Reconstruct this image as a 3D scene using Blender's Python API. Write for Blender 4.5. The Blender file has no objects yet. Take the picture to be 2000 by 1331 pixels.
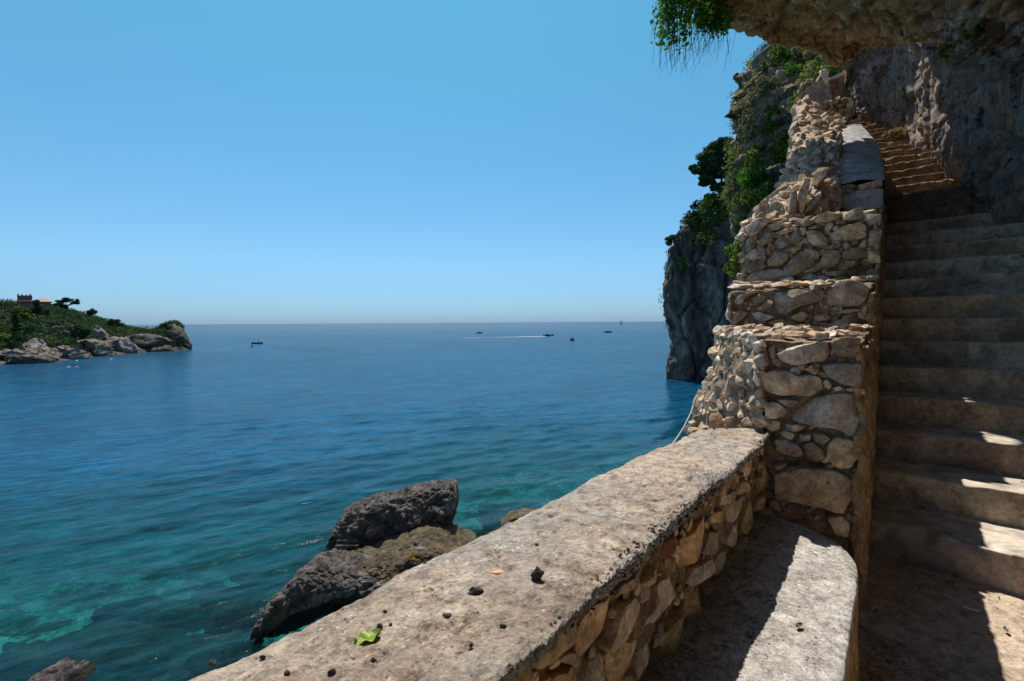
import bpy, math, random
import numpy as np
from mathutils import Vector

random.seed(7)
R = math.radians
scene = bpy.context.scene
col = scene.collection

# ------------------------------------------------------------------ camera, sky, sun, exposure
F = 950.0
PITCH, ROLL = R(2.14), R(0.36)
r0 = np.array([1.0, 0, 0]); u0 = np.array([0, math.sin(PITCH), math.cos(PITCH)])
FW = np.array([0, math.cos(PITCH), -math.sin(PITCH)])
RT = r0*math.cos(ROLL) - u0*math.sin(ROLL)
UP = u0*math.cos(ROLL) + r0*math.sin(ROLL)
cam = bpy.data.cameras.new('camera')
cam.sensor_width = 36.0; cam.lens = 36.0*F/2000.0
cam.clip_start = 0.05; cam.clip_end = 200000
camo = bpy.data.objects.new('camera', cam); col.objects.link(camo)
from mathutils import Matrix
camo.matrix_world = Matrix(((RT[0], UP[0], -FW[0], 0), (RT[1], UP[1], -FW[1], 0), (RT[2], UP[2], -FW[2], 0), (0, 0, 0, 1)))
scene.camera = camo

SUN = np.array([-0.11, 0.46, 1.0]); SUN = SUN/np.linalg.norm(SUN)
EL = math.asin(SUN[2]); AZ = math.atan2(SUN[0], SUN[1])
world = bpy.data.worlds.new('World'); scene.world = world; world.use_nodes = True
wn = world.node_tree.nodes; wl = world.node_tree.links; wn.clear()
sky = wn.new('ShaderNodeTexSky'); sky.sky_type = 'NISHITA'; sky.sun_disc = False
sky.sun_elevation = EL; sky.sun_rotation = AZ
sky.altitude = 0; sky.air_density = 1.0; sky.dust_density = 0.3; sky.ozone_density = 2.0
hs = wn.new('ShaderNodeHueSaturation'); hs.inputs['Saturation'].default_value = 1.0
bg = wn.new('ShaderNodeBackground'); bg.inputs['Strength'].default_value = 0.12
wo = wn.new('ShaderNodeOutputWorld')
wtc = wn.new('ShaderNodeTexCoord'); wsp = wn.new('ShaderNodeSeparateXYZ'); wl.new(wtc.outputs['Generated'], wsp.inputs[0])
wr = wn.new('ShaderNodeValToRGB'); wl.new(wsp.outputs['Z'], wr.inputs[0])   # sea air: the same blue haze all round the horizon
for e_, (p_, c_) in zip([wr.color_ramp.elements[0], wr.color_ramp.elements[1], wr.color_ramp.elements.new(.06), wr.color_ramp.elements.new(.22), wr.color_ramp.elements.new(.55), wr.color_ramp.elements.new(.12)],
                        [(0, (.255, .43, .82)), (1, (.38, 1.0, .97)), (.03, (.31, .50, .80)), (.25, (.47, .80, .83)), (.55, (.41, .97, .92)), (.12, (.43, .66, .80))]):
    e_.position = p_; e_.color = (*c_, 1)
wr.color_ramp.elements[0].position = 0
wm = wn.new('ShaderNodeMix'); wm.data_type = 'RGBA'; wm.blend_type = 'MULTIPLY'; wm.inputs[0].default_value = 1.0
wl.new(sky.outputs[0], hs.inputs['Color']); wl.new(hs.outputs[0], wm.inputs[6]); wl.new(wr.outputs[0], wm.inputs[7]); wl.new(wm.outputs[2], bg.inputs[0]); wl.new(bg.outputs[0], wo.inputs[0])
sl = bpy.data.lights.new('sun', 'SUN'); sl.energy = 4.4; sl.angle = R(0.53); sl.color = (1.0, 0.93, 0.83)
so = bpy.data.objects.new('sun', sl); col.objects.link(so)
so.rotation_euler = Vector(SUN).to_track_quat('Z', 'Y').to_euler(); so.location = (0, 0, 60)
scene.view_settings.view_transform = 'Standard'; scene.view_settings.look = 'None'
scene.view_settings.exposure = 0.35; scene.view_settings.gamma = 1.0
scene.view_settings.use_curve_mapping = False
scene.render.engine = 'CYCLES'
scene.cycles.use_denoising = True
scene.cycles.max_bounces = 8; scene.cycles.transparent_max_bounces = 12
scene.cycles.sample_clamp_indirect = 3; scene.cycles.sample_clamp_direct = 8

SEA = -12.0
def P(px, py, d):
    v = RT*((px-1000)/F) + UP*((665.5-py)/F) + FW
    return v*(d/v[1])
def Pz(px, py, z):
    v = RT*((px-1000)/F) + UP*((665.5-py)/F) + FW
    return v*(z/v[2])
def Pp(px, py, p, n):
    v = RT*((px-1000)/F) + UP*((665.5-py)/F) + FW
    return v*(np.dot(p, n)/np.dot(v, n))
def A(*a): return np.array(a, float)
def nrm(v): v = np.asarray(v, float); return v/np.linalg.norm(v)

# ------------------------------------------------------------------ noise (numpy)
def _h(ix, iy, iz, s):
    M = np.uint64(0xFFFFFFFF)
    n = (ix.astype(np.int64)*73856093) ^ (iy.astype(np.int64)*19349663) ^ (iz.astype(np.int64)*83492791) ^ (s*2654435761 & 0x7fffffff)
    n = n.astype(np.uint64) & M
    n = ((n ^ (n >> np.uint64(15)))*np.uint64(2246822519)) & M
    n = ((n ^ (n >> np.uint64(13)))*np.uint64(3266489917)) & M
    n = n ^ (n >> np.uint64(16))
    return n.astype(np.float64)/4294967295.0
def vn(p, s=0):
    f = np.floor(p); t = p-f; t = t*t*t*(t*(t*6-15)+10); i = f.astype(np.int64)
    x, y, z = i[..., 0], i[..., 1], i[..., 2]; a, b, c = t[..., 0], t[..., 1], t[..., 2]
    o = 0
    for dx in (0, 1):
        for dy in (0, 1):
            for dz in (0, 1):
                w = (a if dx else 1-a)*(b if dy else 1-b)*(c if dz else 1-c)
                o = o + w*_h(x+dx, y+dy, z+dz, s)
    return o*2-1
def fbm(p, octv=4, gain=.5, s=0, ridged=False):
    p = np.asarray(p, float); o = 0; a = 1.0; tot = 0
    for k in range(octv):
        n = vn(p*(2.03**k)+k*17.3, s+k)
        o = o+a*((1-2*np.abs(n)) if ridged else n); tot += a; a *= gain
    return o/tot
def worley(p, s=0):
    i = np.floor(p).astype(np.int64); f = p-i
    d1 = np.full(p.shape[:-1], 9.0); d2 = d1.copy(); idv = np.zeros(p.shape[:-1])
    for dx in (-1, 0, 1):
        for dy in (-1, 0, 1):
            for dz in (-1, 0, 1):
                c = i+np.array([dx, dy, dz])
                q = np.stack([_h(c[..., 0], c[..., 1], c[..., 2], s+j) for j in (1, 2, 3)], -1)+np.array([dx, dy, dz])
                d = np.sqrt(((q-f)**2).sum(-1))
                hid = _h(c[..., 0], c[..., 1], c[..., 2], s+9)
                nw = d < d1
                d2 = np.where(nw, d1, np.minimum(d2, d)); idv = np.where(nw, hid, idv); d1 = np.where(nw, d, d1)
    return d1, d2, idv
def v3(p, fr, octv=4, s=0, gain=.5):
    return np.stack([fbm(p*fr+j*31.7, octv, gain, s+j*50) for j in range(3)], -1)

# ------------------------------------------------------------------ mesh helpers
def link(o, parent=None):
    col.objects.link(o)
    if parent is not None: o.parent = parent
    return o
def tag(o, label=None, cat=None, group=None, kind=None):
    if label: o['label'] = label
    if cat: o['category'] = cat
    if group: o['group'] = group
    if kind: o['kind'] = kind
    return o
def empty(name, loc=(0, 0, 0), label=None, cat=None, group=None, kind=None):
    o = bpy.data.objects.new(name, None); o.location = loc; col.objects.link(o)
    o.empty_display_size = .1
    return tag(o, label, cat, group, kind)
def mk(name, verts, faces, mat=None, parent=None, smooth=True, attrs=None, centre=False):
    """faces: (N,k) array of one size, or list of such arrays"""
    verts = np.asarray(verts, float).reshape(-1, 3)
    if not isinstance(faces, list): faces = [faces]
    faces = [np.asarray(f, np.int64) for f in faces if len(f)]
    me = bpy.data.meshes.new(name)
    off = np.zeros(3)
    if centre:
        off = verts.mean(0); verts = verts-off
    nl = sum(f.size for f in faces); nf = sum(len(f) for f in faces)
    me.vertices.add(len(verts)); me.vertices.foreach_set('co', verts.astype(np.float32).ravel())
    me.loops.add(nl); me.loops.foreach_set('vertex_index', np.concatenate([f.ravel() for f in faces]).astype(np.int32))
    me.polygons.add(nf)
    tot = np.concatenate([np.full(len(f), f.shape[1]) for f in faces])
    st = np.concatenate([[0], np.cumsum(tot)[:-1]])
    me.polygons.foreach_set('loop_start', st.astype(np.int32))
    me.update(calc_edges=True); me.validate()
    me.polygons.foreach_set('use_smooth', np.full(len(me.polygons), smooth))
    if attrs:
        for k, v in attrs.items():
            a = me.attributes.new(k, 'FLOAT', 'POINT'); a.data.foreach_set('value', np.asarray(v, np.float32).ravel())
    if mat: me.materials.append(mat)
    o = bpy.data.objects.new(name, me)
    pl = np.zeros(3) if parent is None else np.array(parent.location)
    o.location = off-pl
    return link(o, parent)
def gridfaces(nu, nv, off=0, closed_u=False, closed_v=False, flip=False):
    iu = np.arange(nu if closed_u else nu-1); iv = np.arange(nv if closed_v else nv-1)
    a, b = np.meshgrid(iu, iv, indexing='ij'); a2 = (a+1) % nu; b2 = (b+1) % nv
    f = np.stack([a*nv+b, a2*nv+b, a2*nv+b2, a*nv+b2], -1).reshape(-1, 4)+off
    return f[:, ::-1] if flip else f
def crw(n, m):
    """catmull-rom weight matrix: n samples of m control points"""
    t = np.linspace(0, m-1, n); i = np.minimum(np.floor(t).astype(int), m-2); f = t-i
    W = np.zeros((n, m))
    b = [(-f+2*f*f-f**3)/2, (2-5*f*f+3*f**3)/2, (f+4*f*f-3*f**3)/2, (-f*f+f**3)/2]
    for k in range(4):
        j = np.clip(i+k-1, 0, m-1)
        np.add.at(W, (np.arange(n), j), b[k])
    return W
def surf(ctrl, nu, nv):
    ctrl = np.asarray(ctrl, float)
    return np.einsum('ui,vj,ijk->uvk', crw(nu, ctrl.shape[0]), crw(nv, ctrl.shape[1]), ctrl)
def normals(S):
    du = np.gradient(S, axis=0); dv = np.gradient(S, axis=1)
    n = np.cross(du, dv); return n/(np.linalg.norm(n, axis=-1, keepdims=True)+1e-12)
def facing(S, N, c=(0, 0, 0)):
    s = np.sign(((np.asarray(c)-S)*N).sum(-1).mean()); return N*s
def hexa(name, c8, n, mat, parent=None, amp=.01, fr=6, octv=4, s=0, fn=None, rnd=0, smooth=True):
    """rough box from 8 corners (bottom 4 ccw, top 4), n=(nx,ny,nz) cells"""
    c8 = [np.asarray(c, float) for c in c8]
    V = []; Fs = []; off = 0
    def tri(u, v, w):
        u = u[..., None]; v = v[..., None]; w = w[..., None]
        lo = (1-u)*(1-v)*c8[0]+u*(1-v)*c8[1]+u*v*c8[2]+(1-u)*v*c8[3]
        hi = (1-u)*(1-v)*c8[4]+u*(1-v)*c8[5]+u*v*c8[6]+(1-u)*v*c8[7]
        return lo*(1-w)+hi*w
    nx, ny, nz = n
    for ax, side in ((0, 0), (0, 1), (1, 0), (1, 1), (2, 0), (2, 1)):
        da = [nx, ny, nz]; d2 = [q for q in range(3) if q != ax]
        a, b = np.meshgrid(np.linspace(0, 1, da[d2[0]]+1), np.linspace(0, 1, da[d2[1]]+1), indexing='ij')
        uvw = [None]*3; uvw[ax] = np.full_like(a, side); uvw[d2[0]] = a; uvw[d2[1]] = b
        pts = tri(*uvw)
        V.append(pts.reshape(-1, 3)); fl = (side == 0) ^ (ax == 1)
        Fs.append(gridfaces(a.shape[0], a.shape[1], off, flip=fl)); off += a.size
    V = np.concatenate(V)
    # weld
    key = np.round(V*5000).astype(np.int64); _, idx, inv = np.unique(key, axis=0, return_index=True, return_inverse=True)
    inv = inv.ravel(); V = V[idx]; Fc = inv[np.concatenate(Fs)]
    cen = V.mean(0)
    if rnd:
        # round the corners a little
        pass
    D = v3(V, fr, octv, s)*amp
    if fn is not None: D = D+fn(V)
    V = V+D
    return mk(name, V, Fc, mat, parent, smooth, centre=True)
def box(c, s, rz=0):
    x, y, z = s[0]/2, s[1]/2, s[2]/2
    v = A(*[(i*x, j*y, k*z) for k in (-1, 1) for (i, j) in ((-1, -1), (1, -1), (1, 1), (-1, 1))])
    cc, ss = math.cos(rz), math.sin(rz)
    v = np.stack([v[:, 0]*cc-v[:, 1]*ss, v[:, 0]*ss+v[:, 1]*cc, v[:, 2]], 1)+np.asarray(c)
    f = np.array([(0, 3, 2, 1), (4, 5, 6, 7), (0, 1, 5, 4), (1, 2, 6, 5), (2, 3, 7, 6), (3, 0, 4, 7)])
    return v, f
def merge(parts):
    V = []; Fq = {}; off = 0
    for v, f in parts:
        for ff in (f if isinstance(f, list) else [f]):
            Fq.setdefault(ff.shape[1], []).append(ff+off)
        V.append(v); off += len(v)
    return np.concatenate(V), [np.concatenate(x) for x in Fq.values()]
def tube(pts, rad, n=6):
    pts = np.asarray(pts, float); m = len(pts); rad = np.broadcast_to(rad, (m,))
    T = np.gradient(pts, axis=0); T /= np.linalg.norm(T, axis=1, keepdims=True)+1e-9
    up = A(0, 0, 1) if abs(T[0][2]) < .9 else A(1, 0, 0)
    a = np.cross(T, up); a /= np.linalg.norm(a, axis=1, keepdims=True)+1e-9; b = np.cross(T, a)
    th = np.linspace(0, 2*np.pi, n, endpoint=False)
    V = pts[:, None]+rad[:, None, None]*(a[:, None]*np.cos(th)[None, :, None]+b[:, None]*np.sin(th)[None, :, None])
    return V.reshape(-1, 3), gridfaces(m, n, closed_v=True)
_ico = {}
def ico(sub):
    if sub in _ico: return _ico[sub]
    import bmesh
    bm = bmesh.new(); bmesh.ops.create_icosphere(bm, subdivisions=sub, radius=1)
    v = np.array([x.co[:] for x in bm.verts]); f = np.array([[q.index for q in x.verts] for x in bm.faces]); bm.free()
    _ico[sub] = (v, f); return v, f
def rock_mesh(sub=2, s=0, amp=.28, flat=(1, 1, 1), cuts=6):
    v, f = ico(sub); v = v.copy(); rg = np.random.RandomState(s)
    for k in range(cuts):                       # chisel planes
        n = nrm(rg.randn(3)); h = rg.uniform(.50, .82)
        d = v@n; v = v-np.outer(np.maximum(d-h, 0), n)
    v = v*(1+amp*fbm(v*1.6+s*3.1, 3, .5, s)[:, None])
    return v*np.asarray(flat), f

# ------------------------------------------------------------------ materials
def newmat(name):
    m = bpy.data.materials.new(name); m.use_nodes = True
    nt = m.node_tree; nt.nodes.clear(); return m, nt.nodes, nt.links
def ramp(n, fac, cols, l, interp='LINEAR'):
    r = n.new('ShaderNodeValToRGB'); r.color_ramp.interpolation = interp
    el = r.color_ramp.elements
    while len(el) < len(cols): el.new(.5)
    for e, (p, c) in zip(el, cols): e.position = p; e.color = (*c, 1)
    l.new(fac, r.inputs[0]); return r.outputs[0]
def noise(n, l, vec, scale, detail=8, rough=.6, dist=0):
    t = n.new('ShaderNodeTexNoise'); t.inputs['Scale'].default_value = scale; t.inputs['Detail'].default_value = detail
    t.inputs['Roughness'].default_value = rough; t.inputs['Distortion'].default_value = dist
    l.new(vec, t.inputs['Vector']); return t.outputs['Fac']
def mapr(n, l, v, a, b, c=0, d=1):
    t = n.new('ShaderNodeMapRange'); l.new(v, t.inputs[0])
    for i, q in enumerate((a, b, c, d)): t.inputs[i+1].default_value = q
    return t.outputs[0]
def mixc(n, l, fac, a, b, mode='MIX'):
    t = n.new('ShaderNodeMix'); t.data_type = 'RGBA'; t.blend_type = mode
    if isinstance(fac, (int, float)): t.inputs[0].default_value = fac
    else: l.new(fac, t.inputs[0])
    for i, q in ((6, a), (7, b)):
        if isinstance(q, tuple): t.inputs[i].default_value = (*q, 1)
        else: l.new(q, t.inputs[i])
    return t.outputs[2]
def math_(n, l, op, a, b=0.0):
    t = n.new('ShaderNodeMath'); t.operation = op
    for i, q in enumerate((a, b)):
        if isinstance(q, (int, float)): t.inputs[i].default_value = q
        else: l.new(q, t.inputs[i])
    return t.outputs[0]
def stone_mat(name, cols, big=1.5, fine=30, bump=.6, bdist=.01, patches=(), speck=None, stretch=(1, 1, 1), rand=0.0, rough=.9, cracks=None, crust=False, lit_tread=False, wet=False):
    """cols: ramp over a medium noise; patches: (scale, lo, hi, colour); speck: (scale, size, colour)"""
    m, n, l = newmat(name)
    geo = n.new('ShaderNodeNewGeometry'); mp = n.new('ShaderNodeMapping'); mp.inputs['Scale'].default_value = stretch
    l.new(geo.outputs['Position'], mp.inputs[0]); vec = mp.outputs[0]
    a = noise(n, l, vec, big, 10, .65, .3)
    c = ramp(n, a, cols, l)
    f = noise(n, l, vec, fine, 8, .7)
    fg = ramp(n, f, [(.28, (.42, .42, .42)), (.5, (1, 1, 1)), (.72, (1.5, 1.5, 1.5))], l)
    c = mixc(n, l, .8, c, fg, 'MULTIPLY')
    for k, (sc, lo, hi, pc) in enumerate(patches):
        mm = n.new('ShaderNodeMapping'); mm.inputs['Location'].default_value = (k*7.1+3, k*3.3, k*5.7); l.new(vec, mm.inputs[0])
        pf = mapr(n, l, noise(n, l, mm.outputs[0], sc, 9, .68, .4), lo, hi)
        c = mixc(n, l, pf, c, pc)
    if rand:
        oi = n.new('ShaderNodeObjectInfo'); h = n.new('ShaderNodeHueSaturation')
        l.new(mapr(n, l, oi.outputs['Random'], 0, 1, 1-rand*1.2, 1+rand), h.inputs['Value'])
        rr = math_(n, l, 'FRACT', math_(n, l, 'MULTIPLY', oi.outputs['Random'], 13.7))
        l.new(mapr(n, l, rr, 0, 1, .488, .508), h.inputs['Hue'])
        r2 = math_(n, l, 'FRACT', math_(n, l, 'MULTIPLY', oi.outputs['Random'], 37.1))
        l.new(mapr(n, l, r2, 0, 1, .6, 1.12), h.inputs['Saturation'])
        l.new(c, h.inputs['Color']); c = h.outputs[0]
    hgt = f
    if speck:
        for (sc, th, pc) in speck:
            vo = n.new('ShaderNodeTexVoronoi'); vo.inputs['Scale'].default_value = sc; l.new(vec, vo.inputs['Vector'])
            sf = mapr(n, l, vo.outputs['Distance'], th, th*.6)
            gate = mapr(n, l, noise(n, l, vec, sc*.12, 5, .7), .48, .60)
            c = mixc(n, l, math_(n, l, 'MULTIPLY', sf, gate), c, pc)
    if cracks:
        vo = n.new('ShaderNodeTexVoronoi'); vo.feature = 'DISTANCE_TO_EDGE'; vo.inputs['Scale'].default_value = cracks
        w = n.new('ShaderNodeMixRGB'); w.blend_type = 'ADD'; w.inputs[0].default_value = .35
        nz = n.new('ShaderNodeTexNoise'); nz.inputs['Scale'].default_value = cracks*1.3; l.new(vec, nz.inputs['Vector'])
        l.new(vec, w.inputs[1]); l.new(nz.outputs['Color'], w.inputs[2]); l.new(w.outputs[0], vo.inputs['Vector'])
        cr = mapr(n, l, vo.outputs['Distance'], 0, .08)
        hgt = math_(n, l, 'ADD', math_(n, l, 'MULTIPLY', f, 1.0), math_(n, l, 'MULTIPLY', cr, .8))
    if lit_tread:
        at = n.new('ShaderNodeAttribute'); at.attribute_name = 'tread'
        c = mixc(n, l, math_(n, l, 'MULTIPLY', at.outputs['Fac'], mapr(n, l, noise(n, l, vec, 5, 7, .7), .25, .6, .35, .95)), c, (.56, .50, .43))  # sky light on the treads painted in as a paler colour
    if crust:
        at = n.new('ShaderNodeAttribute'); at.attribute_name = 'crust'
        cc = ramp(n, noise(n, l, vec, 120, 4, .7), [(.36, (.07, .065, .055)), (.48, (.21, .20, .185)), (.60, (.50, .49, .46))], l)
        c = mixc(n, l, math_(n, l, 'MULTIPLY', at.outputs['Fac'], mapr(n, l, noise(n, l, vec, 24, 6, .7), .35, .55, .35, 1)), c, cc)
    mid = noise(n, l, vec, fine*.22, 10, .7, .5)
    c = mixc(n, l, .85, c, ramp(n, mid, [(.34, (.42, .42, .42)), (.5, (1, 1, 1)), (.66, (1.45, 1.42, 1.38))], l), 'MULTIPLY')
    if wet:
        at = n.new('ShaderNodeAttribute'); at.attribute_name = 'wet'
        c = mixc(n, l, at.outputs['Fac'], c, (.012, .011, .009))
    hgt = math_(n, l, 'ADD', hgt, math_(n, l, 'MULTIPLY', mid, 2.2))
    b = n.new('ShaderNodeBump'); b.inputs['Strength'].default_value = bump; b.inputs['Distance'].default_value = bdist
    l.new(hgt, b.inputs['Height'])
    p = n.new('ShaderNodeBsdfPrincipled'); p.inputs['Roughness'].default_value = rough
    p.inputs['Specular IOR Level'].default_value = .25
    l.new(c, p.inputs['Base Color']); l.new(b.outputs[0], p.inputs['Normal'])
    o = n.new('ShaderNodeOutputMaterial'); l.new(p.outputs[0], o.inputs[0])
    return m
def plain(name, c, rough=.7, metal=0, nz=None):
    m, n, l = newmat(name); p = n.new('ShaderNodeBsdfPrincipled'); p.inputs['Base Color'].default_value = (*c, 1)
    p.inputs['Roughness'].default_value = rough; p.inputs['Metallic'].default_value = metal
    if nz:
        geo = n.new('ShaderNodeNewGeometry')
        f = noise(n, l, geo.outputs['Position'], nz, 6, .6)
        l.new(ramp(n, f, [(.3, tuple(x*.6 for x in c)), (.7, tuple(min(1, x*1.4) for x in c))], l), p.inputs['Base Color'])
        b = n.new('ShaderNodeBump'); b.inputs['Strength'].default_value = .5; b.inputs['Distance'].default_value = .2/nz; l.new(f, b.inputs['Height']); l.new(b.outputs[0], p.inputs['Normal'])
    o = n.new('ShaderNodeOutputMaterial'); l.new(p.outputs[0], o.inputs[0]); return m
def leaf_mat(name, cols, scale=1.0, trans=.35):
    m, n, l = newmat(name); geo = n.new('ShaderNodeNewGeometry')
    f = noise(n, l, geo.outputs['Position'], scale, 4, .7)
    rnd = geo.outputs['Random Per Island']
    k = math_(n, l, 'ADD', math_(n, l, 'MULTIPLY', f, .75), math_(n, l, 'MULTIPLY', rnd, .3))
    c = ramp(n, k, cols, l)
    d = n.new('ShaderNodeBsdfPrincipled'); l.new(c, d.inputs['Base Color']); d.inputs['Roughness'].default_value = .75
    d.inputs['Specular IOR Level'].default_value = .12
    t = n.new('ShaderNodeBsdfTranslucent'); l.new(c, t.inputs[0])
    mx = n.new('ShaderNodeMixShader'); mx.inputs[0].default_value = trans
    l.new(d.outputs[0], mx.inputs[1]); l.new(t.outputs[0], mx.inputs[2])
    o = n.new('ShaderNodeOutputMaterial'); l.new(mx.outputs[0], o.inputs[0]); return m

M = {}
M['stone'] = stone_mat('limestone', [(.25, (.20, .125, .065)), (.42, (.37, .255, .15)), (.55, (.50, .375, .245)), (.72, (.62, .51, .37))], 7, 70, .7, .006,
                       patches=[(9, .56, .66, (.40, .39, .38)), (6, .58, .66, (.40, .22, .09)), (22, .62, .68, (.12, .09, .07))], rand=.28, speck=[(160, .2, (.08, .07, .06))])
M['stone_warm'] = stone_mat('ochre_limestone', [(.25, (.26, .155, .07)), (.42, (.52, .34, .165)), (.55, (.70, .49, .27)), (.72, (.80, .61, .39))], 7, 60, .6, .006,
                       patches=[(10, .60, .68, (.42, .36, .28)), (7, .62, .7, (.42, .20, .10))], rand=.28)
M['rubble'] = stone_mat('pale_rubble', [(.25, (.27, .17, .09)), (.42, (.47, .325, .20)), (.55, (.60, .46, .32)), (.72, (.72, .61, .47))], 9, 80, .8, .005,
                       patches=[(11, .56, .66, (.46, .46, .46)), (8, .60, .68, (.48, .27, .13))], rand=.3, speck=[(180, .2, (.08, .07, .06))])
M['mortar'] = stone_mat('old_mortar', [(.3, (.10, .07, .045)), (.5, (.27, .195, .13)), (.72, (.44, .34, .25))], 8, 60, .9, .012,
                        patches=[(5, .55, .68, (.28, .26, .24))])
M['mortar_ochre'] = stone_mat('ochre_mortar', [(.3, (.22, .13, .055)), (.5, (.46, .30, .145)), (.72, (.62, .46, .27))], 10, 50, .9, .02,
                              patches=[(7, .55, .66, (.32, .28, .24))], speck=[(60, .25, (.07, .05, .04))])
M['top'] = stone_mat('weathered_coping', [(.3, (.29, .22, .165)), (.5, (.47, .38, .30)), (.7, (.60, .51, .42))], 5, 110, 1.0, .009,
                     patches=[(1.7, .50, .66, (.38, .365, .345)), (16, .68, .73, (.60, .56, .50)), (9, .68, .74, (.42, .25, .13)), (40, .66, .72, (.12, .10, .085))],
                     speck=[(38, .16, (.06, .05, .045)), (85, .30, (.09, .08, .07)), (60, .28, (.70, .66, .60))], crust=True)
M['crust'] = stone_mat('lichen_crust', [(.3, (.05, .045, .04)), (.5, (.15, .14, .125)), (.75, (.38, .36, .33))], 30, 140, 1.0, .015,
                       patches=[(14, .6, .7, (.3, .2, .12))])
M['bench'] = stone_mat('speckled_concrete', [(.3, (.27, .25, .23)), (.5, (.41, .385, .36)), (.72, (.54, .52, .49))], 9, 130, .8, .005,
                       patches=[(2, .58, .7, (.27, .20, .15)), (50, .62, .7, (.14, .12, .10))], speck=[(62, .36, (.06, .05, .045)), (130, .38, (.08, .07, .065)), (55, .28, (.66, .63, .58))])
M['concrete'] = stone_mat('grey_concrete', [(.3, (.24, .24, .24)), (.5, (.36, .36, .355)), (.75, (.46, .455, .44))], 4, 40, .25, .006,
                          patches=[(9, .66, .72, (.16, .15, .14))], speck=[(14, .1, (.1, .09, .08))])
M['floor'] = stone_mat('worn_floor', [(.3, (.34, .26, .19)), (.5, (.46, .365, .28)), (.75, (.54, .44, .35))], 2.2, 90, .6, .005,
                       patches=[(1.6, .58, .7, (.24, .17, .12)), (14, .68, .74, (.60, .52, .44))], speck=[(45, .2, (.1, .08, .06))])
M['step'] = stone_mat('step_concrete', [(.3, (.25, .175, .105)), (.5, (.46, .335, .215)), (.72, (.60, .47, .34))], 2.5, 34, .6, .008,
                      patches=[(1.3, .54, .68, (.27, .25, .23)), (4, .6, .7, (.17, .12, .08))], stretch=(1, 1, 1.0), speck=[(50, .13, (.09, .07, .06))], lit_tread=True, rand=.14, cracks=1.4)
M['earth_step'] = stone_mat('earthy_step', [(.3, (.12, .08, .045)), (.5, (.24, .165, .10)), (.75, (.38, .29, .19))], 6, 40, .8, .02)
def sea_rock(name, a, b, c, fine=6, bd=.12, **k):
    k['wet'] = True
    return stone_mat(name, [(.3, a), (.5, b), (.72, c)], 1.6, fine, 1.0, bd, **k)
M['searock'] = sea_rock('dark_sea_rock', (.035, .031, .029), (.10, .09, .083), (.27, .25, .23), 9, .10,
                        patches=[(1.6, .60, .7, (.36, .31, .28)), (2.6, .6, .66, (.06, .045, .035))])
M['ledge'] = sea_rock('weedy_ledge', (.04, .035, .022), (.095, .08, .05), (.17, .15, .115), 9, .09,
                      patches=[(1.2, .54, .62, (.17, .105, .02)), (2, .62, .68, (.05, .075, .02)), (.9, .58, .66, (.26, .26, .25))])
M['algae'] = stone_mat('green_algae', [(.3, (.0, .07, .015)), (.6, (.0, .17, .03)), (.8, (.02, .25, .05))], 3, 12, .6, .05)
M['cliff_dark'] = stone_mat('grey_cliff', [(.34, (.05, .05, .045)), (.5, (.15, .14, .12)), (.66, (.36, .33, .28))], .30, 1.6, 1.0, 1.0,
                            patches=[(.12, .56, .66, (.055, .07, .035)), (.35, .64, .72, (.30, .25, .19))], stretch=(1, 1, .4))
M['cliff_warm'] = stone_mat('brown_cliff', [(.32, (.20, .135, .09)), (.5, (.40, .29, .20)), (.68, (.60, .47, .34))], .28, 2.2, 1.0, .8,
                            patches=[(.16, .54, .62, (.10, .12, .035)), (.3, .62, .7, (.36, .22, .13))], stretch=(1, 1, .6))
M['cliff_near'] = stone_mat('near_cliff', [(.32, (.14, .10, .07)), (.5, (.30, .22, .16)), (.68, (.48, .39, .29))], .9, 9, 1.0, .12, patches=[(.7, .56, .64, (.09, .10, .035)), (1.3, .6, .68, (.34, .21, .12))])
M['island'] = stone_mat('island_rock', [(.3, (.07, .06, .05)), (.5, (.14, .12, .10)), (.68, (.26, .22, .19))], .15, 1.2, 1.0, 1.2,
                        patches=[(.1, .56, .64, (.06, .085, .04))])
M['boulder'] = stone_mat('pale_boulder', [(.3, (.10, .08, .07)), (.5, (.23, .185, .16)), (.66, (.42, .36, .32))], .25, 1.3, 1.0, .9,
                         patches=[(.2, .62, .7, (.14, .12, .10))], stretch=(1, 1, 1.5), rand=.15)
M['litter'] = plain('leaf_litter', (.19, .12, .07), .9, 0, 60)
M['dark'] = plain('dark_clump', (.045, .038, .035), .9, 0, 160)
M['cable'] = plain('grey_cable', (.33, .31, .28), .7)
M['white'] = plain('white_paint', (.75, .75, .73), .5)
M['metal'] = plain('grey_metal', (.12, .14, .15), .5, .3)
M['bark'] = plain('bark', (.09, .065, .045), .9, 0, 8)
M['navy'] = plain('dark_hull', (.02, .025, .05), .4)
M['tile'] = plain('roof_tile', (.36, .20, .145), .8, 0, 3)
M['brick'] = plain('brown_brick', (.17, .085, .07), .9, 0, 1.5)
M['redwall'] = plain('red_plaster', (.25, .14, .115), .9, 0, 1)
M['glass'] = plain('dark_glass', (.02, .03, .04), .2)
M['orange'] = plain('orange_stone', (.55, .33, .16), .9, 0, 60)
M['skin'] = plain('skin', (.45, .26, .18), .6)
M['foam'] = plain('foam', (.8, .85, .88), .8)
M['pine'] = leaf_mat('pine_needles', [(.3, (.012, .032, .014)), (.55, (.03, .07, .026)), (.8, (.07, .13, .045))], .8, .3)
M['bush'] = leaf_mat('bush_leaves', [(.3, (.025, .05, .014)), (.55, (.07, .12, .028)), (.8, (.17, .22, .055))], .25, .25)
M['scrub'] = leaf_mat('island_scrub', [(.3, (.014, .036, .016)), (.48, (.035, .075, .028)), (.62, (.07, .12, .04)), (.82, (.13, .18, .06))], .09, .2)
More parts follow.
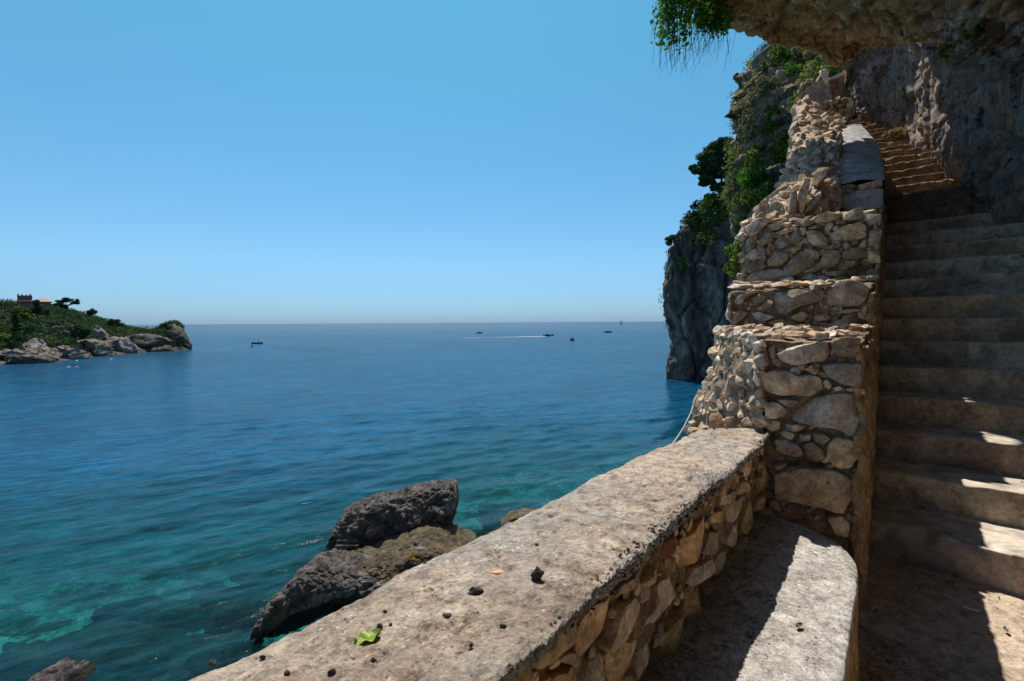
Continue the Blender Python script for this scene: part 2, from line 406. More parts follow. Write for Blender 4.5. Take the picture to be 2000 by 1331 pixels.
M['bright'] = leaf_mat('bright_leaves', [(.3, (.04, .08, .012)), (.55, (.12, .19, .03)), (.8, (.28, .33, .06))], .6, .45)
M['vine'] = leaf_mat('vine_leaves', [(.3, (.02, .07, .008)), (.55, (.07, .20, .018)), (.8, (.20, .38, .03))], 6, .55)
M['straw'] = leaf_mat('dry_grass', [(.3, (.13, .11, .05)), (.6, (.27, .25, .10)), (.8, (.36, .34, .16))], .6, .3)

# overhang rock: ochre ceiling, blue grey wall (mask comes from the rock's own 'ochre' attribute)
def overhang_mat():
    m, n, l = newmat('overhang_rock')
    geo = n.new('ShaderNodeNewGeometry'); at = n.new('ShaderNodeAttribute'); at.attribute_name = 'ochre'
    pos = geo.outputs['Position']
    mp = n.new('ShaderNodeMapping'); mp.inputs['Scale'].default_value = (1, 1, .38); l.new(pos, mp.inputs[0])
    mp2 = n.new('ShaderNodeMapping'); mp2.inputs['Scale'].default_value = (1, .6, 1.6); mp2.inputs['Rotation'].default_value = (.3, .2, .5); l.new(pos, mp2.inputs[0])
    wall = ramp(n, noise(n, l, mp.outputs[0], 2.6, 12, .7, .6), [(.30, (.09, .06, .045)), (.42, (.31, .22, .16)), (.50, (.52, .46, .43)), (.57, (.45, .29, .18)), (.70, (.80, .79, .80))], l)
    ceil = ramp(n, noise(n, l, mp2.outputs[0], 2.4, 12, .7, .6), [(.30, (.20, .115, .055)), (.42, (.56, .33, .15)), (.52, (.80, .48, .22)), (.60, (.62, .46, .30)), (.72, (.90, .74, .54))], l)
    och = math_(n, l, 'ADD', at.outputs['Fac'], mapr(n, l, noise(n, l, pos, .9, 6, .6), .3, .7, -.55, .55))
    c = mixc(n, l, mapr(n, l, och, .25, .75), wall, ceil)
    c = mixc(n, l, mapr(n, l, noise(n, l, pos, 5, 9, .7, .8), .58, .64), c, (.07, .05, .04))
    c = mixc(n, l, .9, c, ramp(n, noise(n, l, mp.outputs[0], 9, 8, .7, .6), [(.34, (.35, .33, .31)), (.5, (1, 1, 1)), (.66, (1.5, 1.46, 1.4))], l), 'MULTIPLY')
    mpv = n.new('ShaderNodeMapping'); mpv.inputs['Scale'].default_value = (1, 1, .16); l.new(pos, mpv.inputs[0])
    c = mixc(n, l, mapr(n, l, noise(n, l, mpv.outputs[0], 3.2, 8, .7, .3), .59, .68), c, (.085, .09, .11))
    c = mixc(n, l, mapr(n, l, noise(n, l, mpv.outputs[0], 7.2, 8, .7, .3), .64, .72), c, (.8, .8, .8))
    f = noise(n, l, mp.outputs[0], 11, 12, .72, .4)
    vo = n.new('ShaderNodeTexVoronoi'); vo.inputs['Scale'].default_value = 9; vo.feature = 'F1'; l.new(mp.outputs[0], vo.inputs['Vector'])
    h = math_(n, l, 'ADD', math_(n, l, 'MULTIPLY', f, 2.2), math_(n, l, 'MULTIPLY', vo.outputs['Distance'], .5))
    b = n.new('ShaderNodeBump'); b.inputs['Strength'].default_value = 1; b.inputs['Distance'].default_value = .11; l.new(h, b.inputs['Height'])
    p = n.new('ShaderNodeBsdfPrincipled'); p.inputs['Roughness'].default_value = .85; p.inputs['Specular IOR Level'].default_value = .3
    l.new(c, p.inputs['Base Color']); l.new(b.outputs[0], p.inputs['Normal'])
    o = n.new('ShaderNodeOutputMaterial'); l.new(p.outputs[0], o.inputs[0]); return m
M['overhang'] = overhang_mat()

def water_mat():
    m, n, l = newmat('sea_water')
    geo = n.new('ShaderNodeNewGeometry'); pos = geo.outputs['Position']
    at = n.new('ShaderNodeAttribute'); at.attribute_name = 'murk'
    fa = n.new('ShaderNodeAttribute'); fa.attribute_name = 'far'
    mr = n.new('ShaderNodeMapping'); mr.inputs['Rotation'].default_value = (0, 0, R(-28)); l.new(pos, mr.inputs[0])
    mp = n.new('ShaderNodeMapping'); mp.inputs['Scale'].default_value = (.32, 1.0, 1); l.new(mr.outputs[0], mp.inputs[0])
    w1 = noise(n, l, mp.outputs[0], 2.6, 6, .6, .5)
    w2 = noise(n, l, mp.outputs[0], .55, 5, .6, .4)
    w3 = noise(n, l, mp.outputs[0], .022, 6, .6, .3)
    b3 = n.new('ShaderNodeBump'); b3.inputs['Distance'].default_value = 1.2; b3.inputs['Strength'].default_value = .35; l.new(w3, b3.inputs['Height'])
    b2 = n.new('ShaderNodeBump'); b2.inputs['Distance'].default_value = .10; b2.inputs['Strength'].default_value = .5; l.new(w2, b2.inputs['Height']); l.new(b3.outputs[0], b2.inputs['Normal'])
    b1 = n.new('ShaderNodeBump'); b1.inputs['Distance'].default_value = .058; b1.inputs['Strength'].default_value = .8; l.new(w1, b1.inputs['Height']); l.new(b2.outputs[0], b1.inputs['Normal'])
    nor = b1.outputs[0]
    deep = ramp(n, at.outputs['Fac'], [(0, (.002, .105, .105)), (.3, (.002, .085, .10)), (.65, (.002, .060, .100)), (1, (.003, .058, .122))], l)
    pat = mapr(n, l, noise(n, l, pos, .012, 5, .55, .8), .35, .65, .8, 1.2)
    rip = math_(n, l, 'MULTIPLY', mapr(n, l, w1, .38, .62, .58, 1.45), mapr(n, l, w2, .36, .64, .68, 1.34))  # light and dark of the ripples painted into the diffuse water colour
    vm = n.new('ShaderNodeVectorMath'); vm.operation = 'SCALE'; l.new(deep, vm.inputs[0]); l.new(math_(n, l, 'MULTIPLY', pat, rip), vm.inputs['Scale'])
    dif = n.new('ShaderNodeBsdfDiffuse'); l.new(vm.outputs[0], dif.inputs[0]); l.new(nor, dif.inputs['Normal'])
    tr = n.new('ShaderNodeBsdfTransparent'); tr.inputs[0].default_value = (.42, .86, .86, 1)
    mx = n.new('ShaderNodeMixShader'); l.new(mapr(n, l, at.outputs['Fac'], 0, .9, .13, 1.0), mx.inputs[0]); l.new(tr.outputs[0], mx.inputs[1]); l.new(dif.outputs[0], mx.inputs[2])
    gl = n.new('ShaderNodeBsdfGlossy'); l.new(nor, gl.inputs['Normal']); l.new(mapr(n, l, fa.outputs['Fac'], 0, 1, .07, .22), gl.inputs['Roughness'])
    fr = n.new('ShaderNodeFresnel'); fr.inputs['IOR'].default_value = 1.33; l.new(nor, fr.inputs['Normal'])
    ff = math_(n, l, 'MINIMUM', fr.outputs[0], .30)
    m2 = n.new('ShaderNodeMixShader'); l.new(ff, m2.inputs[0]); l.new(mx.outputs[0], m2.inputs[1]); l.new(gl.outputs[0], m2.inputs[2])
    o = n.new('ShaderNodeOutputMaterial'); l.new(m2.outputs[0], o.inputs[0]); return m
M['water'] = water_mat()
M['seabed'] = stone_mat('seabed', [(.35, (.03, .11, .10)), (.5, (.08, .28, .25)), (.65, (.17, .42, .36))], .35, 3, .8, .2,
                        patches=[(.5, .47, .55, (.02, .045, .04)), (1.6, .55, .62, (.03, .05, .035))])
M['subrock'] = stone_mat('submerged_rock', [(.35, (.006, .01, .012)), (.5, (.03, .028, .02)), (.66, (.13, .10, .06))], .6, 4, 1, .2)

# ------------------------------------------------------------------ sea, seabed
t_ = A(.617, .787, 0); n_ = A(.787, -.617, 0)
rocksub = [  # submerged boulders: px, py, half width m, half depth m, height below surface at the top
    (190, 1208, 3.6, 1.2, .25), (70, 1235, 2.6, 1.0, .6), (280, 1130, 2.4, 1.0, .9), (500, 1150, 2.1, 1.1, .15), (400, 1205, 2.6, .9, .5), (395, 1245, 1.4, .8, .35),
    (320, 1300, 1.7, .9, .3), (200, 1290, 1.6, .8, .5), (1005, 965, 3.3, 1.8, .5), (920, 1010, 1.3, 1.0, .6), (1000, 1010, 1.6, .9, .5), (1130, 945, 1.6, 1.4, .8), (1190, 915, 1.9, 1.2, 1.0),
    (540, 1010, 3.2, 1.4, 1.6), (620, 985, 2.6, 1.2, 1.7), (440, 1085, 2.2, 1.0, 1.4), (600, 1085, 1.9, .9, 1.2), (900, 1035, 1.2, .6, .4)]
RS = [(Pz(a, b, SEA)[:2], c, d, e) for a, b, c, d, e in rocksub]
rr = np.concatenate([np.linspace(0.5, 9, 16), np.geomspace(9.3, 70, 320), np.geomspace(71, 60000, 170)])
th = np.concatenate([np.linspace(-60, 35, 520), np.linspace(36, 299, 110)])
TH, RR = np.meshgrid(np.radians(th), rr, indexing='ij')
X = np.sin(TH)*RR; Y = np.cos(TH)*RR
def waves(X, Y, RR):
    Z = 0
    rg = np.random.RandomState(3)
    for k in range(26):
        lam = np.exp(rg.uniform(np.log(.55), np.log(7))); a = math.radians(-28+rg.randn()*20)
        kx, ky = math.sin(a), math.cos(a)
        wob = 1.2*vn(np.stack([X/(lam*5), Y/(lam*5), X*0+k], -1), k)
        fade = np.clip(1.6-RR/(lam*34), 0, 1)
        Z = Z+lam*.0042*np.sin(2*np.pi*(X*kx+Y*ky)/lam+rg.uniform(0, 6)+wob*2)*fade
    return Z
Z = SEA+waves(X, Y, RR)
# distance from this shore (the line of the walls and cliff foot)
shore = A((-40, 5), (-16, 6), (-3, 8), (2, 14), (9, 22), (18, 32), (25, 48), (32, 75), (35, 100), (50, 160))
def dist_shore(X, Y):
    D = np.full(X.shape, 1e9)
    for a, b in zip(shore[:-1], shore[1:]):
        ab = b-a; t = np.clip(((X-a[0])*ab[0]+(Y-a[1])*ab[1])/(ab@ab), 0, 1)
        D = np.minimum(D, np.hypot(X-a[0]-t*ab[0], Y-a[1]-t*ab[1]))
    return D
DS = dist_shore(X, Y)+3*vn(np.stack([X/9, Y/9, X*0], -1), 5)
murk = np.clip((DS-12)/28, 0, 1)**.8
murk = np.maximum(murk, np.clip((RR-30)/40, 0, 1)**.8)
far = np.clip(np.log(RR/30)/np.log(40), 0, 1)
sea = mk('sea', np.stack([X, Y, Z], -1), gridfaces(len(th), len(rr), closed_u=True), M['water'], attrs={'murk': murk, 'far': far})
tag(sea, 'blue sea turning teal over the shallows, rippled by light wind', kind='structure')
xs = np.linspace(-60, 60, 260); ys = np.linspace(-20, 90, 240)
X, Y = np.meshgrid(xs, ys, indexing='ij')
D = dist_shore(X, Y); p3 = np.stack([X, Y, X*0], -1)
Zb = SEA-1.6-D*.11+.7*fbm(p3*.18, 5, .5, 3)+.25*fbm(p3*.8, 3, .5, 6, True)
Zb = np.minimum(Zb, SEA-.9)
sb = mk('seabed', np.stack([X, Y, Zb], -1), gridfaces(len(xs), len(ys)), M['seabed']); tag(sb, 'pale seabed under the shallow water', kind='structure')
for k, (c, a, b, e) in enumerate(RS):
    v, f = rock_mesh(4, 300+k, .35, (1, 1, 1), 7)
    v = v*A(a, b, 1.1); v = v+.45*v3(v, .9, 5, k, .6)
    v[:, 2] = v[:, 2]-v[:, 2].max()+SEA-e; v[:, 0] += c[0]; v[:, 1] += c[1]
    o = mk('submerged_rock', v, f, M['subrock'], centre=True)
    tag(o, ['dark submerged rock under the teal water', 'brownish drowned boulder seen through clear water'][k % 2] + ' ' +
        ['with sun glints, lower left', 'at the left frame edge', 'left of centre, greenish', 'beside the lower shore boulder', 'between the glinting rock and the shore boulder', 'small, next to the wall corner',
         'nearest the bottom left edge of the wall', 'right of the bottom left black rock', 'right of the tall boulder, widest there', 'under the green algae nook', 'just above the parapet, right of the boulder',
         'small, off the middle of the parapet', 'farthest right, near the cable', 'faint, left of the tall boulder', 'faint, farthest out left of the boulder', 'faint, midway to the left edge', 'left of the flat ledge', 'behind the flat ledge'][k],
        'rock', 'submerged rocks near the shore')

# ------------------------------------------------------------------ lofted sea boulders
def loft_rock(name, st, mat, label, thick, nu=70, nv=56, amp=.22, fr=.9, s=0, group=None, ledge=0, zmin=None, cat='rock', sub=None):
    nu = int(nu*2.0); nv = int(nv*1.8)
    """st: (px, ytop, ybot, d) outlines; each becomes a closed cross-section thick metres deep"""
    C = []
    m = len(st)
    for i, (px, yt, yb, d) in enumerate(st):
        a = P(px, yt, d); b = P(px, yb, d-thick*.15); c = (a+b)/2; h = (a[2]-b[2])/2
        w = thick*(.55+.45*math.sin(math.pi*(i+.6)/(m+.2)))
        ring = []
        for k in range(9):
            q = 2*math.pi*k/9
            cs, sn = math.cos(q), math.sin(q)
            e = .5
            ring.append(c+A(0, -1, 0)*w*.5*np.sign(cs)*abs(cs)**e+A(0, 0, 1)*h*np.sign(sn)*abs(sn)**e+A(0, .22*w*(sn < 0)*abs(sn), 0))
        C.append(ring)
    C = np.array(C)
    # close in v by wrapping control points
    Cw = np.concatenate([C[:, -2:], C, C[:, :3]], 1)
    Wv = crw(nv*3, Cw.shape[1]); t = np.linspace(0, Cw.shape[1]-1, nv*3); keep = (t >= 2) & (t < 2+9)
    S = np.einsum('ui,vj,ijk->uvk', crw(nu, m), Wv[keep], Cw); nv2 = S.shape[1]
    cap0 = S[0].mean(0); cap1 = S[-1].mean(0)
    S[0] = cap0+(S[0]-cap0)*.15; S[-1] = cap1+(S[-1]-cap1)*.15
    cen = S.mean(1, keepdims=True); N = S-cen; N /= np.linalg.norm(N, axis=-1, keepdims=True)+1e-9
    d1, d2, _ = worley(S*fr*1.1, s)
    dsp = amp*(fbm(S*fr, 6, .55, s)*.8+fbm(S*fr*A(1.2, 1, 2.2), 5, .6, s+9, True)*.45-np.exp(-(d2-d1)*9)*.42+.30*fbm(S*fr*3.2, 5, .65, s+3, True)+.12*fbm(S*fr*9, 3, .6, s+13, True))
    c1_, c2_, _ = worley(S*fr*2.3+5, s+40); dsp = dsp-amp*.32*np.exp(-(c2_-c1_)*8)+amp*.3*(_-.5)
    S = S+N*dsp[..., None]
    V = np.concatenate([S.reshape(-1, 3), S[0].mean(0)[None], S[-1].mean(0)[None]])
    f = gridfaces(nu, nv2, closed_v=True); k0 = nu*nv2; j = np.arange(nv2)
    t0 = np.stack([np.full(nv2, k0), j, (j+1) % nv2], -1); t1 = np.stack([np.full(nv2, k0+1), (nu-1)*nv2+(j+1) % nv2, (nu-1)*nv2+j], -1)
    o = mk(name, V, [f, np.concatenate([t0, t1])], mat, sub, centre=True, attrs={'wet': np.clip((SEA+.38+.3*fbm(V*1.3, 4, .6, s)-V[:, 2])/.15, 0, .85)})
    if sub is None: tag(o, label, cat, group)
    return o
ROCK = 'dark boulders at the foot of the wall'
big = loft_rock('sea_rock', [(648, 1080, 1092, 26), (662, 1015, 1092, 26), (690, 992, 1088, 26.3), (740, 975, 1080, 26.5), (790, 958, 1065, 27), (830, 953, 1050, 27.2), (862, 948, 1030, 27.2), (884, 945, 1012, 27), (892, 965, 995, 27)],
          M['searock'], 'large dark boulder with small carved steps, leaning out over the water', 3.6, 90, 70, .42, .75, 11, ROCK)
# carved steps on its left flank
for k in range(5):
    a = P(668+k*1.5, 1064-k*10.5, 24.0+k*.22)
    v, f = box(a+A(.25, .25, -.1), (1.15-.08*k, .7, .17), .05)
    hexa('carved_step', [v[0], v[1], v[2], v[3], v[4], v[5], v[6], v[7]], (8, 5, 3), M['searock'], big if False else None, .05, 2.5, 3, k) if False else None
    o = hexa('carved_step', list(v), (8, 5, 3), M['searock'], None, .045, 2.5, 3, k)
    o.parent = big; o.location = A(*o.location)-A(*big.location)
loft_rock('sea_rock', [(520, 1195, 1225, 19.2), (535, 1170, 1235, 19.6), (568, 1135, 1228, 20.2), (608, 1100, 1215, 21), (650, 1098, 1195, 21.6), (700, 1102, 1175, 22), (745, 1108, 1160, 22), (775, 1120, 1150, 22)],
          M['searock'], 'dark pitted boulder below the tall one, rising from the water beside the parapet', 3.2, 90, 66, .34, 1.0, 21, ROCK)
loft_rock('rock_ledge', [(640, 1070, 1098, 25.2), (700, 1060, 1100, 24.8), (760, 1058, 1100, 24.3), (820, 1040, 1095, 24.2), (870, 1045, 1085, 24.4), (905, 1062, 1078, 24.4), (925, 1068, 1080, 24.4)],
          M['ledge'], 'flat weedy rock shelf at the foot of the tall boulder', 4.4, 80, 60, .3, .8, 31, 'rock shelves in front of the boulders')
loft_rock('rock_ledge', [(700, 1100, 1150, 22.6), (740, 1085, 1150, 22.6), (790, 1090, 1145, 22.6), (850, 1085, 1120, 22.6), (900, 1075, 1110, 22.6)],
          M['ledge'], 'low brown shelf with a rock pool, right of the pitted boulder', 2.6, 70, 50, .3, 1.0, 37, 'rock shelves in front of the boulders')
loft_rock('sea_rock', [(40, 1350, 1420, 15.6), (60, 1324, 1420, 15.8), (90, 1306, 1420, 16), (122, 1310, 1420, 16), (152, 1326, 1420, 16), (180, 1345, 1420, 16)],
          M['searock'], 'black rock poking up at the bottom left corner of the view', 1.6, 60, 50, .22, 1.2, 41, ROCK)
loft_rock('sea_rock', [(978, 1018, 1030, 28), (1000, 1003, 1030, 28), (1030, 998, 1030, 28), (1060, 1000, 1030, 28)],
          M['ledge'], 'low brown rock tip just showing over the middle of the parapet', 1.6, 40, 36, .15, 1.2, 43, ROCK)
loft_rock('green_rock', [(835, 1030, 1050, 26.2), (850, 1014, 1050, 26.2), (868, 1020, 1050, 26.2)],
          M['algae'], 'rock face coated in vivid green algae under the big boulder', 1.0, 30, 30, .1, 1.5, 47)

# ------------------------------------------------------------------ foliage helper
def leaves(pts, size, rg, aspect=1.6, nb=None, droop=0):
    m = len(pts); a = rg.randn(m, 3); a /= np.linalg.norm(a, axis=1, keepdims=True)
    if nb is not None:
        nn_ = nb+.45*rg.randn(m, 3); nn_ /= np.linalg.norm(nn_, axis=1, keepdims=True)+1e-9
        a = a-(a*nn_).sum(1)[:, None]*nn_; a /= np.linalg.norm(a, axis=1, keepdims=True)+1e-9
        b = np.cross(nn_, a); s = size*rg.uniform(.6, 1.4, (m, 1))
        v = np.stack([pts-a*s*.5*aspect, pts+b*s*.42, pts+a*s*.6*aspect, pts-b*s*.42], 1)
        return v.reshape(-1, 3), np.arange(4*m).reshape(-1, 4)
    if droop: a[:, 2] -= droop; a /= np.linalg.norm(a, axis=1, keepdims=True)
    b = rg.randn(m, 3); b -= (a*b).sum(1)[:, None]*a; b /= np.linalg.norm(b, axis=1, keepdims=True)
    s = size*rg.uniform(.6, 1.4, (m, 1))
    v = np.stack([pts-a*s*.5*aspect, pts+b*s*.42, pts+a*s*.6*aspect, pts-b*s*.42], 1)
    return v.reshape(-1, 3), np.arange(4*m).reshape(-1, 4)
def crown_pts(c, rad, n, rg, lumps=9, lr=.42):
    c = np.asarray(c, float); rad = np.asarray(rad, float)
    L = rg.randn(lumps, 3); L /= np.linalg.norm(L, axis=1, keepdims=True); L *= rg.uniform(.35, .8, (lumps, 1))
    w = rg.randint(0, lumps, n); q = rg.randn(n, 3); q /= np.linalg.norm(q, axis=1, keepdims=True)
    r = lr*rg.uniform(.7, 1.0, (n, 1))*rg.uniform(.7, 1.2, lumps)[w][:, None]
    return c+(L[w]+q*r)*rad, q

# ------------------------------------------------------------------ the island on the left
IPX = [-260, -150, -60, 0, 60, 120, 180, 225, 262, 300, 325, 345, 362, 372]
SH = [735, 725, 717, 712, 710, 705, 697, 693, 690, 687, 686, 685, 684, 683]
CR = [560, 575, 590, 599, 602, 609, 628, 642, 650, 655, 641, 645, 668, 682]
rows = []
for px, s, c in zip(IPX, SH, CR):
    ds = Pz(px, s, SEA)[1]; pt = []
    w = 1.0 if px < 250 else (.55 if px < 340 else .3)
    dc = ds+58*w
    zc = P(px, c, dc)[2]
    def at(d, z):
        q = P(px, 640, d); return A(q[0], d, z)
    H = zc-SEA
    pt = [at(ds-3, SEA-2.5), at(ds, SEA), at(ds+4*w, SEA+min(1.0, H*.2)), at(ds+14*w, SEA+H*.30), at(ds+33*w, SEA+H*.72), at(dc, zc), at(dc+25*w, SEA+H*.8), at(dc+60*w, SEA+H*.3), at(dc+85*w, SEA-2.5)]
    rows.append(pt)
S = surf(rows, 240, 120)
amp = np.clip((S[..., 2]-SEA+1)/4, .1, 1)
S[..., 2] += amp*(1.1*fbm(S*.09, 4, .5, 61)+1.0*fbm(S*.3, 4, .55, 62, True))
N = facing(S, normals(S), (0, 0, 300))
S[..., :2] += (amp*1.2*fbm(S*.25, 4, .5, 64))[..., None]
isl = mk('island', S, gridfaces(240, 120), M['island']); tag(isl, 'rocky scrub-covered headland across the bay', kind='structure')
# scrub cover: lumps of small leaves over the slope (nobody could count them)
rg = np.random.RandomState(5)
pts = []; nbs = []
for k in range(4600):
    i = rg.randint(0, 205); j = rg.randint(30, 84)
    c = S[i, j].copy(); hgt = c[2]-SEA
    if hgt < 2.0: continue
    if fbm(c[None]*.06, 3, .5, 77)[0] < -.60: continue
    if c[2]-SEA < 3.6 and rg.rand() < .85: continue
    r = rg.uniform(.7, 1.5)**2.2+.5; n = int(75*r)
    q, nb = crown_pts(c+A(0, 0, r*.25), (r*1.2, r*1.2, r*.8), n, rg, 5, .55); pts.append(q); nbs.append(nb)
pts = np.concatenate(pts); nbs = np.concatenate(nbs)
v, f = leaves(pts, .42, rg, 1.1, nbs)
sc = mk('scrub', v, f, M['scrub'], smooth=False); tag(sc, 'dense green scrub covering the headland', kind='stuff')
def tree(name, base, h, crad, mat, label, lean=(0, 0), n=2600, leaf=.4, lumps=14, lr=.32, group='trees on the headland', tr=None, crowns=None, cat='tree', s=0, asp=1.6):
    rg = np.random.RandomState(s+1)
    t = empty(name, tuple(base), label, cat, group)
    base = np.asarray(base, float); top = base+A(lean[0], lean[1], h)
    tr = tr or h*.035
    k = np.linspace(0, 1, 7)[:, None]; mid = base+(top-base)*k*.85; mid[:, :2] += .03*h*rg.randn(7, 2)*k
    parts = [tube(mid, np.linspace(tr, tr*.35, 7), 7)]
    cs = crowns or [((0, 0, -crad[2]*.6), crad)]
    P_ = []; B_ = []
    for (o_, r_) in cs:
        c = top+A(*o_)
        parts.append(tube([mid[3], (mid[3]+c)/2+A(*(rg.randn(3)*.02*h)), c], [tr*.5, tr*.35, tr*.15], 5))
        q, nb = crown_pts(c, r_, int(n/len(cs)), rg, lumps, lr); P_.append(q); B_.append(nb)
        for _ in range(4):
            e = c+rg.randn(3)*np.asarray(r_)*.4; parts.append(tube([c, e], [tr*.2, tr*.08], 4))
    v, f = merge(parts); mk('trunk', v, f, M['bark'], t)
    v, f = leaves(np.concatenate(P_), leaf, rg, asp, np.concatenate(B_)); mk('crown', v, f, mat, t, smooth=False)
    return t
tree('pine_tree', P(128, 602, 188)+A(0, 0, -1.5), 4.6, (3, 2, 1.2), M['pine'], 'spreading umbrella pine on the crest right of the house', crowns=[((-1.6, 0, -.6), (2.8, 1.8, 1.2)), ((.8, 0, .1), (2.8, 1.8, 1.1)), ((3.6, 0, -1.2), (2.1, 1.4, .9)), ((-3.0, 0, -1.7), (1.7, 1.2, .6)), ((4.6, 0, -.3), (.8, .6, .9)), ((0, 0, -2.6), (2.4, 1.5, 1.0))], n=4200, leaf=.3, s=3)
tree('dark_conifer', P(72, 616, 176)+A(0, 0, -1), 6.6, (1.9, 1.9, 3.3), M['pine'], 'dark bushy conifer in front of the red roofed house', crowns=[((0, 0, -1.2), (1.5, 1.5, 1.3)), ((.2, 0, -3.2), (2.3, 2, 1.9)), ((-.8, 0, -4.4), (2.2, 2, 1.6))], n=2600, leaf=.35, s=4)
tree('dark_conifer', P(32, 650, 162)+A(0, 0, -1), 7.0, (2, 2, 3), M['pine'], 'dark conifer lower down the slope near the left edge', crowns=[((0, 0, -1.0), (1.6, 1.5, 1.3)), ((.3, 0, -3.0), (2.0, 1.8, 1.8)), ((.9, 0, -4.8), (2.6, 2, 1.5))], n=2600, leaf=.35, s=5)
tree('leafy_tree', P(45, 622, 168), 4, (3, 2.4, 1.6), M['bright'], 'bright yellow green tree below the house', crowns=[((0, 0, -1.8), (3.0, 2.4, 2.2)), ((1.6, 0, -3.4), (2.2, 2, 1.8))], n=2400, leaf=.45, s=6)
tree('shrubby_tree', P(180, 620, 196), 3.2, (1.6, 1.5, 1.1), M['pine'], 'small round tree on the falling ridge line', crowns=[((0, 0, -1.2), (2.2, 1.8, 1.7))], n=1300, leaf=.4, s=7)
tree('shrubby_tree', P(225, 640, 200), 3.4, (2.8, 1.8, 1.1), M['pine'], 'broad dark shrubby tree near the seaward end of the slope', crowns=[((0, 0, -1.6), (3.2, 2.2, 2.0))], n=1900, leaf=.4, s=8)
tree('shrubby_tree', P(155, 665, 176), 5.5, (3.4, 2.4, 2.0), M['pine'], 'dark round bush tree low above the shore boulders', crowns=[((0, 0, -2.6), (3.8, 2.6, 3.2))], n=3200, leaf=.4, s=9)
tree('leafy_tree', P(5, 672, 152), 3.0, (2.2, 1.8, 1.2), M['bright'], 'bright green bush at the left frame edge', n=800, leaf=.4, s=10)
tree('shrubby_tree', P(325, 645, 205), 2.0, (3.6, 1.8, 1.4), M['bush'], 'scrub cap on the outermost rock knob', crowns=[((0, 0, -.6), (3.6, 1.8, 1.4))], n=2000, leaf=.4, s=12)
# house on the crest
hb = P(66, 600, 192)
house = empty('house', tuple(hb), 'red roofed house with a brown brick tower on the headland crest', 'house')
def rel(v): return v-hb
def hpart(name, v, f, mat, parent=house, sm=False):
    o = mk(name, np.asarray(v)-0, f, mat, None, smooth=sm, centre=True); o.parent = parent
    off = A(*parent.location); 
    if parent is not house: off = off+hb
    o.location = A(*o.location)-off; return o
vd = nrm(A(hb[0], hb[1], 0)); rx = A(vd[1], -vd[0], 0)
def hq(px, py, dd): return Pp(px, py, hb+vd*dd, vd)
def hb_box(x0, x1, y0, y1, dep, dd=0):
    a = hq(x0, y1, dd); b = hq(x1, y1, dd); c = hq(x1, y0, dd); d_ = hq(x0, y0, dd); o_ = vd*dep
    v = A(a, b, b+o_, a+o_, d_, c, c+o_, d_+o_); return v, box((0, 0, 0), (1, 1, 1))[1]
v, f = hb_box(38, 99, 588, 606, 6); hpart('wall', v, f, M['redwall'])
v, f = hb_box(33.5, 63, 577.5, 592, 4, -.6); tw = hpart('tower', v, f, M['brick'])
for j in range(4):
    v, f = hb_box(33.5+j*8, 36.5+j*8, 574.6+(j % 3)*.7, 577.8, 3.6, -.4); hpart('battlement', v, f, M['brick'])
def roof(x0, x1, yt, yb):
    a = hq(x0, yb, -1.6); b = hq(x1, yb, -1.6); o_ = vd*8; m0 = hq(x0+4, yt, 2.4); m1 = hq(x1-14, yt, 2.4); dz = A(0, 0, -.22)
    v = A(a, b, b+o_, a+o_, m0, m1, a+dz, b+dz, b+o_+dz, a+o_+dz)
    q = [np.array([(0, 1, 5, 4), (2, 3, 4, 5), (6, 7, 1, 0), (7, 8, 2, 1), (8, 9, 3, 2), (9, 6, 0, 3), (9, 8, 7, 6)]), np.array([(1, 2, 5), (3, 0, 4)])]
    hpart('roof', v, q, M['tile'])
roof(31.5, 66, 583.4, 588.0); roof(68, 102, 583.2, 589.6)
for x in (45, 55, 88, 94):
    v, f = hb_box(x, x+2.2, 592, 595.5, .3, -.12); hpart('window', v, f, M['glass'])
# boulders along the headland shore
BO = [((0, 700, 60, 683), 45, 'pale layered boulder with a dark tide line at the left edge'), ((5, 712, 80, 694), 20, 'dark wet shore rock nearest the camera on the left'),
      ((22, 700, 96, 671), 52, 'long pale boulder sloping right, in front of the scrub'), ((95, 697, 140, 671), 30, 'medium boulder with tan top in the gap of the shore'),
      ((120, 702, 165, 686), 24, 'grey boulder with its dark foot in the water'), ((140, 693, 205, 665), 45, 'large rounded boulder with a white bird-stained crest'),
      ((195, 701, 231, 690), 14, 'flat reef rock standing off the shore'), ((204, 690, 264, 661), 40, 'big sunlit boulder with furrowed flank in the middle of the shore'),
      ((175, 675, 207, 640), 30, 'upright pale rock outcrop among the bushes'), ((280, 689, 335, 677), 20, 'long low dark rock before the end of the headland'),
      ((305, 686, 368, 640), 40, 'outermost knob of rock at the tip of the headland'), ((232, 684, 318, 648), 40, 'grey rock wall falling to the sea before the tip'), ((344, 684, 367, 666), 20, 'last low rock sloping into the sea at the very tip'),
      ((92, 672, 138, 641), 26, 'grey striated outcrop above the shore'), ((-30, 690, 12, 655), 30, 'shaded rock at the left edge above the water')]
